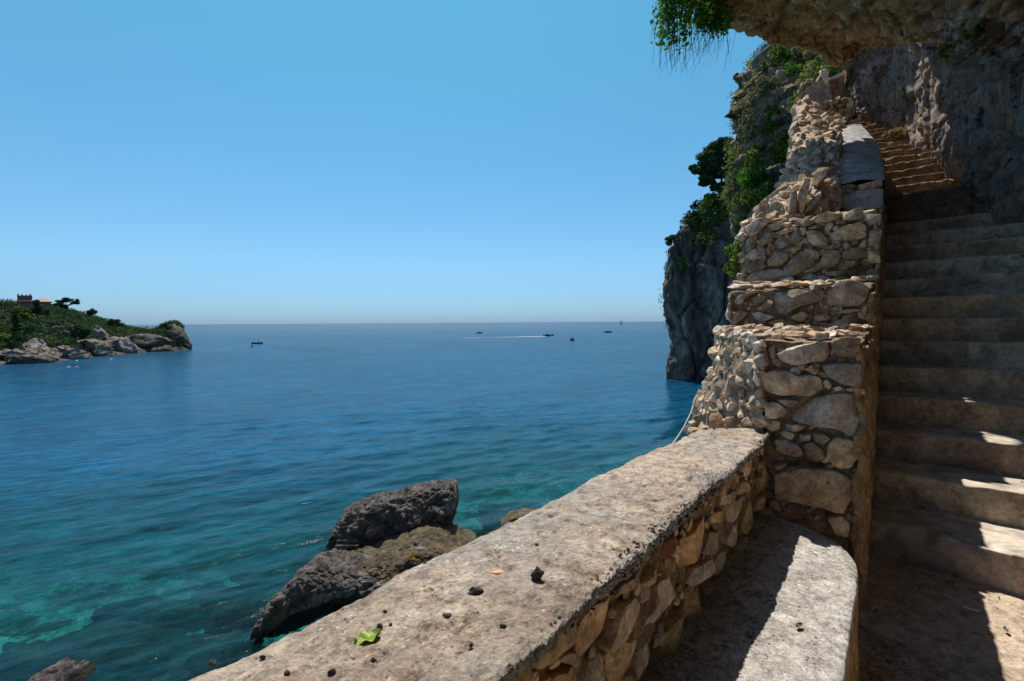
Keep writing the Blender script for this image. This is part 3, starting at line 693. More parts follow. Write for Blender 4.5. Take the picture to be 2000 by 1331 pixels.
for i, ((x0, yb, x1, yt), _, lab) in enumerate(BO):
    xc = (x0+x1)/2; d = Pz(xc, np.interp(xc, IPX, SH), SEA)[1]+(5, 0, 7, 6, 1, 6, -4, 5, 16, 0, 8, 9, 4, 18, 15)[i]
    a = P(x0, yb, d); b = P(x1, yt, d); w = (b[0]-a[0])/2; h = (b[2]-a[2])
    v, f = rock_mesh(4, 40+i, .3, (1, 1, 1), 8)
    v = v*A(w*1.08, w*.7+1, h*.80); 
    sk = (v[:, 0]/w)
    v[:, 2] += {2: -.25, 5: -.15, 7: -.1, 1: -.2}.get(i, 0)*h*sk
    v = v+v3(v, .28, 5, i, .6)*1.5+(v3(v, .8, 5, i, .6)*.7)+nrm(A(.1, -1, .3))*(.5*fbm(v*A(.5, .5, 1.6), 4, .5, i, True))[:, None]
    v = v+A((a[0]+b[0])/2, d+w*.3, a[2]+h*.28)
    o = mk('boulder', v, f, M['boulder'] if i not in (1, 9, 10, 11, 12, 13, 14) else M['island'], centre=True)
    tag(o, lab, 'rock', 'boulders along the headland shore')

# ------------------------------------------------------------------ distant cliffs on the right
def cliff(name, rows, nu, nv, mat, amp, fr, s, label, vs=.45, ter=0):
    S = surf(rows, nu, nv); N = facing(S, normals(S))
    q = S*fr*A(1, 1, vs)
    d1, d2, idc = worley(q*1.6+.4*v3(q, 1.5, 3, s+5), s)
    dsp = amp*(fbm(q, 6, .55, s)*1.1+.5*fbm(q*2.1, 5, .6, s+4, True)-.75*np.exp(-(d2-d1)*7)+.28*fbm(q*6, 4, .65, s+7, True)+.3*(idc-.5))
    if ter:
        ph = S[..., 2]/3.1+.9*fbm(S*.12, 3, .5, s+60); dsp = dsp+ter*((ph-np.floor(ph))*-1+.5)*np.clip(.6+fbm(S*.2, 2, .5, s+70), 0, 1.2)
    S = S+N*dsp[..., None]+.15*amp*v3(S, fr*3, 3, s+30)
    o = mk(name, S, gridfaces(nu, nv), mat); tag(o, label, kind='structure'); return S, N
rows = []
for py, pts_ in [(745, [(1500, 150), (1360, 125), (1318, 104), (1350, 99), (1400, 97), (1480, 95), (1600, 95)]),
                 (733, [(1500, 150), (1360, 125), (1316, 104), (1352, 99), (1400, 97), (1480, 95), (1600, 95)]),
                 (690, [(1500, 150), (1370, 125), (1322, 104), (1350, 100), (1400, 98), (1480, 96), (1600, 95)]),
                 (650, [(1500, 150), (1360, 125), (1324, 104), (1350, 100), (1400, 98), (1480, 96), (1600, 95)]),
                 (600, [(1500, 150), (1350, 125), (1310, 105), (1340, 101), (1400, 98), (1480, 96), (1600, 95)]),
                 (540, [(1500, 150), (1345, 125), (1306, 105), (1340, 101), (1400, 98), (1480, 96), (1600, 95)]),
                 (490, [(1500, 150), (1350, 125), (1312, 105), (1345, 102), (1400, 99), (1480, 96), (1600, 95)]),
                 (455, [(1500, 150), (1370, 125), (1330, 106), (1355, 103), (1400, 101), (1480, 98), (1600, 97)]),
                 (430, [(1500, 150), (1390, 130), (1352, 108), (1370, 105), (1410, 103), (1480, 100), (1600, 99)]),
                 (398, [(1500, 150), (1430, 135), (1392, 112), (1405, 110), (1425, 108), (1480, 104), (1600, 102)]),
                 (375, [(1500, 152), (1480, 140), (1430, 120), (1440, 118), (1450, 116), (1480, 112), (1600, 108)]),
                 (370, [(1500, 170), (1500, 165), (1450, 150), (1460, 150), (1470, 150), (1480, 150), (1600, 150)])]:
    rows.append([P(px, py, d) for px, d in pts_])
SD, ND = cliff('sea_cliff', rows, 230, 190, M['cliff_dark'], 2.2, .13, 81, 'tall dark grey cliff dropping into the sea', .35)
rows = []
for py, xs_, ds_ in [(760, (1520, 1470, 1452, 1480, 1540, 1640, 1740), (70, 62, 55, 52, 50, 48, 46)),
                     (650, (1520, 1465, 1445, 1475, 1540, 1640, 1740), (72, 63, 56, 53, 50, 48, 46)),
                     (540, (1520, 1462, 1444, 1470, 1540, 1640, 1740), (74, 64, 57, 54, 51, 48, 46)),
                     (440, (1520, 1458, 1442, 1468, 1540, 1640, 1740), (76, 66, 58, 55, 52, 49, 46)),
                     (350, (1520, 1458, 1442, 1465, 1540, 1640, 1740), (78, 68, 60, 56, 53, 49, 46)),
                     (290, (1520, 1462, 1446, 1468, 1540, 1640, 1740), (80, 70, 61, 57, 54, 50, 46)),
                     (235, (1520, 1455, 1437, 1460, 1535, 1640, 1740), (82, 70, 61, 58, 54, 50, 46)),
                     (190, (1520, 1455, 1440, 1462, 1535, 1640, 1740), (84, 72, 62, 59, 55, 50, 46)),
                     (152, (1520, 1465, 1450, 1470, 1535, 1640, 1740), (88, 74, 64, 60, 56, 51, 47)),
                     (122, (1530, 1485, 1472, 1490, 1540, 1640, 1740), (92, 78, 66, 63, 58, 52, 48)),
                     (92, (1540, 1525, 1512, 1520, 1555, 1640, 1740), (96, 82, 69, 67, 62, 54, 50)),
                     (60, (1560, 1580, 1570, 1575, 1590, 1650, 1740), (100, 95, 80, 76, 70, 60, 55))]:
    rows.append([P(px, py, d) for px, d in zip(xs_, ds_)])
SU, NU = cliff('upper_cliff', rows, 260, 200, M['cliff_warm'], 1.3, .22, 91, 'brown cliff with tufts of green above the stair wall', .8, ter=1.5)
# pieces of the coast below the parapet (seen only from beside the path)
ol = A((-3.2, -2.6), (-1.1, 0.1), (-.55, .75), (.2, 1.62), (.84, 2.38), (1.08, 2.95), (1.5, 3.6), (2.05, 4.5), (2.95, 5.6), (4.25, 7.4), (5.5, 9.2), (6.7, 11), (8.4, 14), (12, 22), (22, 45))
tz = [-.95, -.95, -.95, -.95, -.95, -.75, -.35, .35, .8, 2.0, 3.6, 4.8, 5.5, 6, 8]
rows = []
for k_, (fz_, ou) in enumerate(((0, .04), (.10, .10), (.28, .16), (.55, .45), (.85, 1.1), (1.0, 2.0), (1.15, 4))):
    rw = []
    for i, q in enumerate(ol):
        tt = ol[min(i+1, len(ol)-1)]-ol[max(i-1, 0)]; nn = nrm(A(-tt[1], tt[0])); zz = tz[i]+(-12.6-tz[i])*fz_
        rw.append(A(q[0]+nn[0]*(ou-.12), q[1]+nn[1]*(ou-.12), zz))
    rows.append(rw)
S = surf(rows, 200, 330); N = normals(S); N = N*np.sign((N[..., 0]*-.787+N[..., 1]*.617).mean())
fd = np.clip(np.linspace(0, 1, 200)[:, None]/.12, 0, 1); w1_, w2_, wi_ = worley(S*A(1, 1, .6)*.8, 17)
S = S+N*(fd*(.42*fbm(S*.7, 5, .55, 7)+.22*fbm(S*1.9, 4, .6, 9, True)+.25*(wi_-.5)-.25*np.exp(-(w2_-w1_)*9)-.12))[..., None]
tag(mk('rock_face', S, gridfaces(200, 330), M['cliff_near']), 'rock face below the parapet', kind='structure')

# greenery on the cliffs
def on(S, N, u, v): i = int(u*(S.shape[0]-1)); j = int(v*(S.shape[1]-1)); return S[i, j], N[i, j]
def nearest(S, N, px, py):
    Q = S@np.stack([RT, UP, FW], 1); x = 1000+F*Q[..., 0]/Q[..., 2]; y = 665.5-F*Q[..., 1]/Q[..., 2]
    e = (x-px)**2+(y-py)**2+(Q[..., 2])*.02
    i, j = np.unravel_index(np.argmin(e), e.shape); return S[i, j], N[i, j]
def clump(name, c, r, mat, label, n, leaf, s, group, cat='bush', nb=None, lumps=9, flat=(1, 1, 1), droop=0, asp=1.4):
    rg = np.random.RandomState(s)
    t = empty(name, tuple(c), label, cat, group)
    q, nn = crown_pts(c, np.asarray(r)*A(*flat), n, rg, lumps, .42)
    v, f = leaves(q, leaf, rg, asp, nn, droop); mk('foliage', v, f, mat, t, smooth=False)
    parts = []
    for k in range(5):
        e = q[rg.randint(0, n)]; parts.append(tube([np.asarray(c)+A(0, .2, -.3)*np.mean(r), (np.asarray(c)+e)/2, e], [.03*np.mean(r), .02*np.mean(r), .01*np.mean(r)], 4))
    v, f = merge(parts); mk('stem', v, f, M['bark'], t)
    return t
CG = [(1535, 112, 2.2, 'bright', 'bright green bush hugging the cliff top below the rock arch'), (1515, 100, 1.3, 'straw', 'yellowish tuft under the railing wall'), (1548, 145, 1.6, 'vine', 'deep green bush on the cliff left of the terrace wall'),
      (1570, 115, 2.0, 'straw', 'dry pale grass tuft right of the bright bush'), (1500, 135, 1.4, 'bush', 'olive tuft halfway down from the railing'), (1480, 125, 1.0, 'bright', 'small yellow green tuft at the cliff skyline'),
      (1468, 175, 1.2, 'bush', 'low bush on the skyline bulge'), (1446, 155, 1.0, 'bush', 'dark little bush sticking out of the skyline'), (1480, 200, 1.5, 'straw', 'pale tuft in the rock furrow'),
      (1472, 215, 1.2, 'bright', 'bright tuft left of the brown rock rib'), (1513, 222, 1.5, 'bright', 'bright tuft at the top of the hanging green strip'), (1516, 245, 1.6, 'vine', 'green bush in the middle of the hanging strip'),
      (1514, 268, 1.5, 'vine', 'dark green bush at the foot of the hanging strip'), (1478, 300, 1.7, 'bush', 'bushy patch above the ivy'), (1480, 325, 2.2, 'bright', 'upper part of the light green ivy curtain'),
      (1475, 355, 2.6, 'vine', 'middle of the ivy curtain'), (1490, 385, 2.6, 'bright', 'lower ivy curtain beside the rubble'), (1515, 345, 2.2, 'bright', 'light creeper left of the rubble wall'),
      (1540, 275, 1.6, 'bright', 'small yellow green creeper by the rubble top'), (1530, 310, 1.8, 'bright', 'pale green creeper between ivy and rubble'), (1610, 130, 2.0, 'bright', 'yellow green bush framed by the rock arch'),
      (1630, 145, 1.5, 'bright', 'sunny green tuft over the plastered wall'), (1595, 118, 1.6, 'straw', 'straw coloured tuft inside the rock arch'), (1500, 170, 1.5, 'straw', 'grass tuft on the brown buttress'),
      (1495, 115, 1.2, 'straw', 'yellow grass just under the railing wall'), (1460, 410, 1.8, 'bush', 'bush where the two cliffs meet'), (1450, 440, 1.6, 'bush', 'lower bush at the meeting of the cliffs'),
      (1470, 265, 1.4, 'straw', 'dry tuft on the cliff bulge'), (1560, 250, 1.4, 'bush', 'dark bush behind the terrace rubble')]
for i, (px, py, r, mt, lab) in enumerate(CG):
    c, n = nearest(SU, NU, px, py); c = c+n*.2
    clump('cliff_bush', c, (r*.85, r*.6, r*.85), M[mt], lab, int(420*r), .22, 100+i, 'bushes on the upper cliff')
# fine green growth spread over both cliffs
rg = np.random.RandomState(12)
def growth(name, S, N, n, mat, leaf, thr, fr, s, label, lo=0, hi=1):
    i = rg.randint(int(lo*S.shape[0]), int(hi*S.shape[0]), n); j = rg.randint(int(.15*S.shape[1]), S.shape[1], n)
    p = S[i, j]; q = fbm(p*fr, 4, .55, s); k = q > thr; p = p[k]; nn = N[i, j][k]
    m = 7; c = np.repeat(p, m, 0)+rg.randn(len(p)*m, 3)*leaf*1.6+np.repeat(nn, m, 0)*leaf*.8
    v, f = leaves(c, leaf, rg, 1.5, np.repeat(nn, m, 0)*.6)
    tag(mk(name, v, f, mat, smooth=False), label, kind='stuff')
growth('cliff_grass', SU, NU, 9000, M['bright'], .22, .12, .12, 5, 'green growth on the upper cliff', .3)
growth('dry_cliff_grass', SU, NU, 7000, M['straw'], .22, .18, .15, 8, 'dry grass on the upper cliff', .3)
growth('cliff_plants', SD, ND, 5000, M['bush'], .32, .22, .08, 6, 'dark plants clinging to the sea cliff', .3)
growth('cliff_top_scrub', SD, ND, 3600, M['bush'], .4, -.05, .1, 9, 'scrub along the brow of the sea cliff', .70)
# skyline bushes of the sea cliff
SB = [(1312, 468, 1.3, 'pine', 'small dark bush at the outer brow of the sea cliff'), (1306, 535, .9, 'pine', 'tuft hanging halfway down the sea cliff edge'), (1345, 432, 1.6, 'bush', 'bush on the sloping brow left of the pine'),
      (1352, 425, 1.8, 'pine', 'dark bush below the pine on the brow'), (1375, 405, 2.2, 'pine', 'dark shrub right under the pine'), (1395, 392, 2.4, 'bright', 'green sunlit bush between pine and cliff'),
      (1425, 378, 2.4, 'bush', 'green bush at the right foot of the pine'), (1440, 352, 2.0, 'pine', 'dark bush behind the pine against the brown cliff'), (1440, 490, 1.6, 'bright', 'bright green sprig beside the stone wall, upper'),
      (1436, 520, 1.2, 'bright', 'bright green sprig beside the stone wall, lower')]
for i, (px, py, r, mt, lab) in enumerate(SB):
    c, n = nearest(SD, ND, px, py)
    if i in (7,): c = P(px, py, 112)
    if i >= 8: c, n = nearest(SU, NU, px+12, py); r *= .8
    clump('brow_bush', P(px, py, c[1]-1), (r*1.3, r, r), M[mt], lab, int(380*r), .34, 200+i, 'bushes on the brow of the sea cliff')
pb = P(1412, 392, 108)
tree('pine_tree', pb, 12.6, (5, 4, 4), M['pine'], 'dark umbrella pine leaning over the sea cliff', lean=(-1.2, 0), n=26000, leaf=.40, lumps=12, lr=.50, s=31, tr=.32, group=None,
     crowns=[((1.0, 0, -1.0), (3.0, 2.6, 1.9)), ((-.9, 0, -2.6), (3.2, 2.6, 1.7)), ((-3.2, 0, -5.6), (2.6, 2.4, 1.5)), ((-2.0, .4, -4.3), (2.6, 2.4, 1.6)), ((2.6, 0, -2.8), (2.4, 2.2, 1.7)), ((-2.6, 0, -8.3), (1.8, 1.8, 1.1)), ((0.2, 0, -6.6), (2.0, 1.8, 1.2)), ((2.6, .8, -5.4), (2.0, 2, 1.8)), ((3.6, 1, -8.2), (1.8, 2, 1.4)), ((.2, 0, -9.6), (1.6, 2, 1.1))])
# little wall with railing on the cliff edge
rwall = empty('railing_wall', tuple(P(1470, 130, 60)), 'low curved stone wall with a metal railing on the cliff edge', 'wall')
rp = [P(1467, 126, 62), P(1478, 113, 62), P(1492, 101, 62.5), P(1506, 91, 63.5), P(1525, 82, 66)]
top = surf(np.array([rp, rp]), 2, 24)[0]
V = []; 
for q in top:
    V += [q+A(0, 0, 0), q+A(.5, .6, 0), q+A(.5, .6, -2.6), q+A(0, 0, -2.6)]
Fv = gridfaces(24, 4, closed_v=True)
o = mk('wall_body', A(*V)+.08*v3(A(*V), 2, 3, 3), Fv, M['cliff_warm'], None); o.parent = rwall; o.location = -A(*rwall.location)
V = []
for q in top: V += [q+A(-.12, -.12, .22), q+A(.6, .7, .22), q+A(.6, .7, .02), q+A(-.12, -.12, .02)]
o = mk('coping', V, Fv, M['concrete'], rwall); o.location = -A(*rwall.location)
for k in range(2, 17, 1):
    q = top[k] if k < 24 else top[-1]
    v, f = tube([q+A(.15, .2, .2), q+A(.15, .2, 1.35)], .045 if k % 3 == 0 else .025, 5)
    o = mk('railing_post', v, f, M['metal'], rwall, centre=True); o.location = A(*o.location)
v, f = tube([q+A(.15, .2, 1.3) for q in top[2:17]], .03, 5); o = mk('handrail', v, f, M['metal'], rwall, centre=True)

# ------------------------------------------------------------------ stair geometry
def zs(k): return .2*(k-7)+.01
DL = [2.9, 3.2, 3.5, 3.8, 4.08, 4.35, 4.6, 4.8, 5.0, 5.25, 5.55, 5.9, 6.2, 6.5, 6.82, 7.12, 7.45, 7.72, 8.0, 8.3, 8.6, 8.92, 9.3, 9.65, 9.95, 10.2, 10.5, 10.8, 11.1, 11.4]
PXL = [1697, 1700, 1702, 1705, 1708, 1709, 1712, 1716, 1720, 1722, 1724, 1726, 1728, 1729, 1729, 1728, 1724, 1720, 1715, 1709, 1702, 1696, 1690, 1684, 1678, 1673, 1668, 1664, 1660, 1656]
L = [A((px-1000)/F*d, d) for px, d in zip(PXL, DL)]
def foot(y):   # right hand rock foot line
    fy = [-6, -1.2, 1.0, 2.2, 3.4, 4.6, 5.66, 6.77, 8.1, 9.58, 11.2, 13]; fx = [-.9, 1.6, 2.7, 3.5, 4.3, 5.05, 5.6, 6.2, 6.85, 7.75, 8.3, 8.7]
    return np.interp(y, fy, fx)
def nosing(k):
    a = L[k-1]
    if k < 30: tdir = nrm(L[min(k+1, 29)]-L[max(k-2, 0)])
    else: tdir = nrm(L[29]-L[27])
    if k <= 1: dr = nrm(A(.43, -.5))
    elif k == 2: dr = nrm(A(.56, -.5))
    else: dr = nrm(A(tdir[1], -tdir[0])*1.0 + tdir*(-.04))
    # walk to the rock
    t = .2
    while t < 2.6 and (a+dr*t)[0] < foot((a+dr*t)[1])+.12: t += .02
    return a-dr*.22, a+dr*(t+.25), tdir
NS = [nosing(k) for k in range(1, 31)]
stair = empty('staircase', (2.6, 2.7, -1.4), 'long flight of worn concrete steps climbing beneath the rock', 'staircase')
for k in range(1, 31):
    a, b, _ = NS[k-1]
    if k < 30: a2, b2, _ = NS[k]; 
    else: a2 = a+A(.2, .9); b2 = b+A(.2, .9)
    # tread runs a little under the next riser
    da = (a2-a); db = (b2-b); A2 = a+da*(1+.05/np.linalg.norm(da)); B2 = b+db*(1+.05/np.linalg.norm(db))
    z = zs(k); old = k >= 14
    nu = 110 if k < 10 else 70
    u = np.linspace(0, 1, nu)[:, None]
    fl = a[None]*(1-u)+b[None]*u; bl = A2[None]*(1-u)+B2[None]*u
    dirb = bl-fl; ln = np.linalg.norm(dirb, axis=1, keepdims=True); dirb = dirb/ln
    wear = .006 if not old else .022
    r = .009 if not old else .02
    prof = [(0, -.42)]+[(0, zz) for zz in np.linspace(-.21, -r, 9)]+[(r*.15, -r*.5), (r*.45, -r*.15), (r, 0)]+[(q, .004) for q in np.linspace(r*2.2, 1, 11)]
    V = []
    for q, (s_, dz) in enumerate(prof):
        if q <= 12: xy = fl+dirb*s_; 
        else: xy = fl+dirb*(r+(ln-r)*(s_))
        V.append(np.concatenate([xy, np.full((nu, 1), z+dz)], 1))
    V = np.stack(V, 1)
    V = V+v3(V, 2.2, 3, 500+k)*(.012 if not old else .03)+v3(V, 11, 3, 700)*wear
    # chips along the nose
    ch = np.clip(fbm(V*A(6, 6, 6), 4, .6, 900+k)-.22, 0, 1)*(.05 if not old else .14)
    V[:, 8:14, 2] -= ch[:, 8:14]; V[:, 5:13, :2] += (ch[:, 5:13, None])*dirb[:, None]*.8
    tr_ = np.broadcast_to(np.array([0]*9+[.15, .5, .95, 1]+[1.0]*(len(prof)-13)), (nu, len(prof)))  # mask for the painted sky light: full on treads, fading over the nose
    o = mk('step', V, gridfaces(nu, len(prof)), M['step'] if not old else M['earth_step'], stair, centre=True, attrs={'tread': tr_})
# landing floor
def quad_grid(c, nu, nv):
    u, v = np.meshgrid(np.linspace(0, 1, nu), np.linspace(0, 1, nv), indexing='ij'); u = u[..., None]; v = v[..., None]
    c = [np.asarray(x, float) for x in c]
    return (1-u)*(1-v)*c[0]+u*(1-v)*c[1]+u*v*c[2]+(1-u)*v*c[3]
o2 = A(.42, .58)
G = quad_grid([(-2.6, -2.3, -1.4), (2.0, -3.2, -1.4), (4.6, 2.6, -1.4), (2.1, 3.6, -1.4)], 190, 200)
G[..., 2] += .012*fbm(G*1.3, 4, .5, 41)+.005*fbm(G*9, 3, .5, 42)
# dirt piles up against the bench foot
dd = (G[..., 0]-1.30)*n_[0]+(G[..., 1]-1.85)*n_[1]
G[..., 2] += .05*np.exp(-np.clip(dd-.02, 0, 9)/.10)*(1+.5*fbm(G*7, 4, .6, 44))
floor = mk('floor', G, gridfaces(190, 200), M['floor']); tag(floor, 'worn concrete landing at the foot of the steps', kind='structure')

# ------------------------------------------------------------------ stones
def stone_poly(name, poly, p0, nn, parent, mat, s, h=None, bulge=1.0, inset=.03, n=34, chis=None):
    """poly: pixel outline -> a raised stone on the face plane through p0 with outward normal nn"""
    W = [Pp(x, y, p0, nn) for x, y in poly]; W = np.array(W); m = len(W)
    W2 = []
    for i in range(m):                             # chaikin once, keeping most of the corner
        a, b = W[i], W[(i+1) % m]; W2 += [a*.93+b*.07, a*.07+b*.93]
    W2 = np.array(W2); seg = np.roll(W2, -1, 0)-W2; ls = np.linalg.norm(seg, axis=1); cum = np.concatenate([[0], np.cumsum(ls)])
    t = np.linspace(0, cum[-1], n, endpoint=False); idx = np.searchsorted(cum, t, side='right')-1; idx = np.clip(idx, 0, len(W2)-1)
    B = W2[idx]+seg[idx]*((t-cum[idx])/(ls[idx]+1e-9))[:, None]
    rg0 = .7+.6*((s*37) % 11)/11; c = B.mean(0); size = math.sqrt(max(1e-6, np.linalg.norm(B-c, axis=1).mean()**2))
    h = h if h is not None else min(.032, .008+.13*size)*rg0
    rg = np.random.RandomState(s)
    tilt = rg.randn(2)*.10
    e1 = nrm(np.cross(nn, A(0, 0, 1))); e2 = np.cross(e1, nn)
    V = []
    for sc, k in ((.99, -1.6), (1.0, -.1), (1.0, .66), (.985, .88), (.94, .98), (.70, 1.0), (.48, 1.03), (.25, 1.04)):
        ring = c+(B-c)*sc
        lift = np.full(n, h*k if k > -1 else -inset-.03)
        if k > 0: lift = lift+((ring-c)@e1)*tilt[0]+((ring-c)@e2)*tilt[1]
        V.append(ring+nn*lift[:, None])
    V = np.array(V).reshape(-1, 3); cc = c+nn*h*1.02
    V = np.concatenate([V, cc[None]])
    f1 = max(2.0, .8/size)
    V[n:] += v3(V[n:], f1, 4, s)*min(size, .09)*.12+v3(V[n:], f1*4, 4, s+3)*min(size, .09)*.06
    # chiselled flats
    for k in range(4):
        q = nrm(nn+(chis if chis else (.30 if size > .06 else .55))*(rg.randn()*e1+rg.randn()*e2)); hh = ((V-c)@q); lim = h*.9+size*.12*rg.uniform(.1, .9)
        V = V-np.outer(np.maximum(hh-lim, 0), q)*.9
    f = gridfaces(8, n, closed_v=True); j = np.arange(n); tc = np.stack([np.full(n, 8*n), 7*n+(j+1) % n, 7*n+j], -1)
    # orient outward
    o = mk(name, V, [f, tc], mat, parent, False, centre=True)
    return o
POOL = []
def pool():
    if not POOL:
        for k in range(22):
            v, f = rock_mesh(3, 900+k, .22, (1, 1, 1), 7)
            v = v+.10*v3(v, 1.8, 3, k, .6); rg_ = np.random.RandomState(k)
            for _ in range(6):
                q_ = nrm(rg_.randn(3)); v = v-np.outer(np.maximum(v@q_-rg_.uniform(.42, .62), 0), q_)*.95
            v = v+.03*v3(v, 5, 3, k, .6)
            me = bpy.data.meshes.new('rubble_stone'); me.from_pydata(v.tolist(), [], f.tolist()); POOL.append(me)
    return POOL
_pm = {}
def put(name, loc, scale, rot, parent, mat, rg, big=False):
    me0 = pool()[rg.randint(0, 8 if big else 22)]
    key = (me0.name, mat.name)
    if key not in _pm:
        me = me0.copy(); me.materials.clear(); me.materials.append(mat); _pm[key] = me
    o = bpy.data.objects.new(name, _pm[key]); o.rotation_euler = rot; o.scale = scale
    o.location = A(*loc)-(A(*parent.location) if parent else 0)
    link(o, parent); return o
def scatter_face(S, N, parent, mats, rg, n, size, prob=None, mind=.75, name='stone', flat=.7):
    """stones packed over a surface grid by dart throwing"""
    got = []; sz = []; cnt = 0; tries = 0
    while cnt < n and tries < n*60:
        tries += 1
        u = rg.uniform(0, S.shape[0]-1); v = rg.uniform(0, S.shape[1]-1); i, j = int(u), int(v)
        p = S[i, j]
        if prob is not None and rg.rand() > prob(p, u/(S.shape[0]-1), v/(S.shape[1]-1)): continue
        s = size(p)*rg.uniform(.6, 1.5)
        if got:
            d = np.linalg.norm(np.array(got)-p, axis=1)
            if (d < mind*(np.array(sz)+s)).any(): continue
        got.append(p); sz.append(s); cnt += 1
        q = Vector(N[i, j]).to_track_quat('Z', 'Y').to_euler()
        q.rotate_axis('Z', rg.uniform(0, 6.28)); q.rotate_axis('X', rg.randn()*.3)
        put(name, p+N[i, j]*s*.12, (s*rg.uniform(.9, 1.35), s*rg.uniform(.7, 1.0), s*flat*rg.uniform(.8, 1.2)), q, parent, mats[rg.randint(0, len(mats))], rg, s > .05)
    return cnt
def inside(p, polys):
    c = np.array([RT, UP, FW])@p; x = 1000+F*c[0]/c[2]; y = 665.5-F*c[1]/c[2]
    for q in polys:
        n = len(q); r = False; j = n-1
        for i in range(n):
            if (q[i][1] > y) != (q[j][1] > y) and x < (q[j][0]-q[i][0])*(y-q[i][1])/(q[j][1]-q[i][1]+1e-9)+q[i][0]: r = not r
            j = i
        if r: return True
    return False
def z5(pts): return [(1280+x/3.698, 600+y/3.698) for x, y in pts]
def z7(pts): return [(1200+x/2.711, 840+y/2.711) for x, y in pts]
def z3(pts): return [(1280+x/3.598, 250+y/3.598) for x, y in pts]
def z8(pts): return [(850+x/2.604, 820+y/2.604) for x, y in pts]
def z9(pts): return [(1430+x/5.547, 620+y/5.547) for x, y in pts]
def zA(pts): return [(1380+x/8.32, 560+y/8.32) for x, y in pts]

# ------------------------------------------------------------------ A: parapet in the foreground
PT = -.55
def inl(s): return A(-.0, .745)+A(.617, .787)*s      # inner top edge, s metres from the frame bottom
def outl(s): return A(-.533, .745)+A(.6487, .761)*s
par = empty('parapet_wall', (-.2, .8, -1.4), 'low stone parapet with a broad pitted coping above the sea', 'wall')
nu, ext = 420, 13
ctrl = []
sv = np.linspace(-2.6, 2.16, 14)
for s_ in sv:
    i_ = inl(s_); o_ = outl(s_*2.14/2.10 if s_ > 0 else s_)
    r = []
    r.append(A(*(i_-n_[:2]*.045), PT-.075)); r.append(A(*(i_-n_[:2]*.012), PT-.040)); r.append(A(*(i_+n_[:2]*.006), PT-.008)); r.append(A(*(i_-n_[:2]*.022), PT+.003))
    for q in (.3, .5, .7): r.append(A(*(i_*(1-q)+o_*q), PT+.012))
    r.append(A(*(i_*.1+o_*.9), PT+.005)); r.append(A(*(o_-n_[:2]*.0), PT-.02)); r.append(A(*(o_-n_[:2]*.03), PT-.09)); r.append(A(*(o_-n_[:2]*.03), PT-.55))
    ctrl.append(r)
S = surf(ctrl, 900, 260); N = facing(S, normals(S), (0, 1, 3))
# inner edge erosion: sideways wobble near the inner and outer lips
Vv = np.linspace(0, 1, 260)[None, :]
win = np.exp(-((Vv-.18)/.14)**2); wout = np.exp(-((Vv-.82)/.12)**2)
lat = fbm(S*A(3, 3, 1), 5, .6, 12)*.030*win+fbm(S*A(3, 3, 1), 5, .55, 15)*.045*wout
S = S+n_*lat[..., None]
S[..., 2] += .012*fbm(S*2.2, 4, .5, 18)+.0065*fbm(S*14, 4, .6, 19)+.0035*fbm(S*55, 3, .6, 20)
pits = np.clip(fbm(S*26, 3, .55, 23)-.34, 0, 1); S[..., 2] -= pits*.035
S[..., 2] += win*np.maximum(0, fbm(S*22, 4, .65, 25))*.022
S[..., 2] += (np.maximum(0, 1-np.abs(Vv-.82)/.2)*.03)*fbm(S*5, 4, .6, 29)
cr = np.exp(-((Vv-.17)/.10)**2)*1.25+.85*fbm(S*3.2, 5, .6, 61)*np.exp(-((Vv-.24)/.22)**2)+.45*fbm(S*18, 4, .6, 63)*np.exp(-((Vv-.25)/.35)**2)+.25*np.exp(-((Vv-.25)/.25)**2)
cr = np.clip((cr-.45)/.5, 0, 1)*np.clip(1.1+1.6*fbm(S*A(1.1, 1.1, 0), 3, .5, 66), .15, 1)
S[..., 2] += cr*(.006+.013*fbm(S*60, 3, .7, 64, True))
TOPS = S[:, 60:200].reshape(-1, 3).copy()
def on_top(px, py):
    c = Pz(px, py, PT+.012)
    for _ in range(3):
        i = np.argmin((TOPS[:, 0]-c[0])**2+(TOPS[:, 1]-c[1])**2); c = Pz(px, py, TOPS[i, 2])
    return c
o = mk('coping', S, gridfaces(900, 260), M['top'], par, centre=True, attrs={'crust': cr})
# crumbly dark crust along the inner lip
parts = []; rg = np.random.RandomState(8)
for k in range(3200):
    s_ = rg.uniform(-.4, 2.1); g = fbm(A(s_*1.1, 0, 0)[None], 3, .5, 50)[0]
    if rg.rand() > .35+1.6*g+.45*(s_ < 1.4)*(s_ > .1): continue
    i_ = inl(s_)+n_[:2]*(-abs(rg.randn())*.028+.004); r = rg.uniform(.0012, .0042)
    v, f = ico(1); q = v*r*(1+.4*rg.randn(3))+A(*i_, PT-.004+rg.rand()*.006-.02*(rg.rand() < .4)); parts.append((q, f))
v, f = merge(parts); o = mk('lichen_crust', v, f, M['crust'], par, centre=True); o['kind'] = 'stuff'
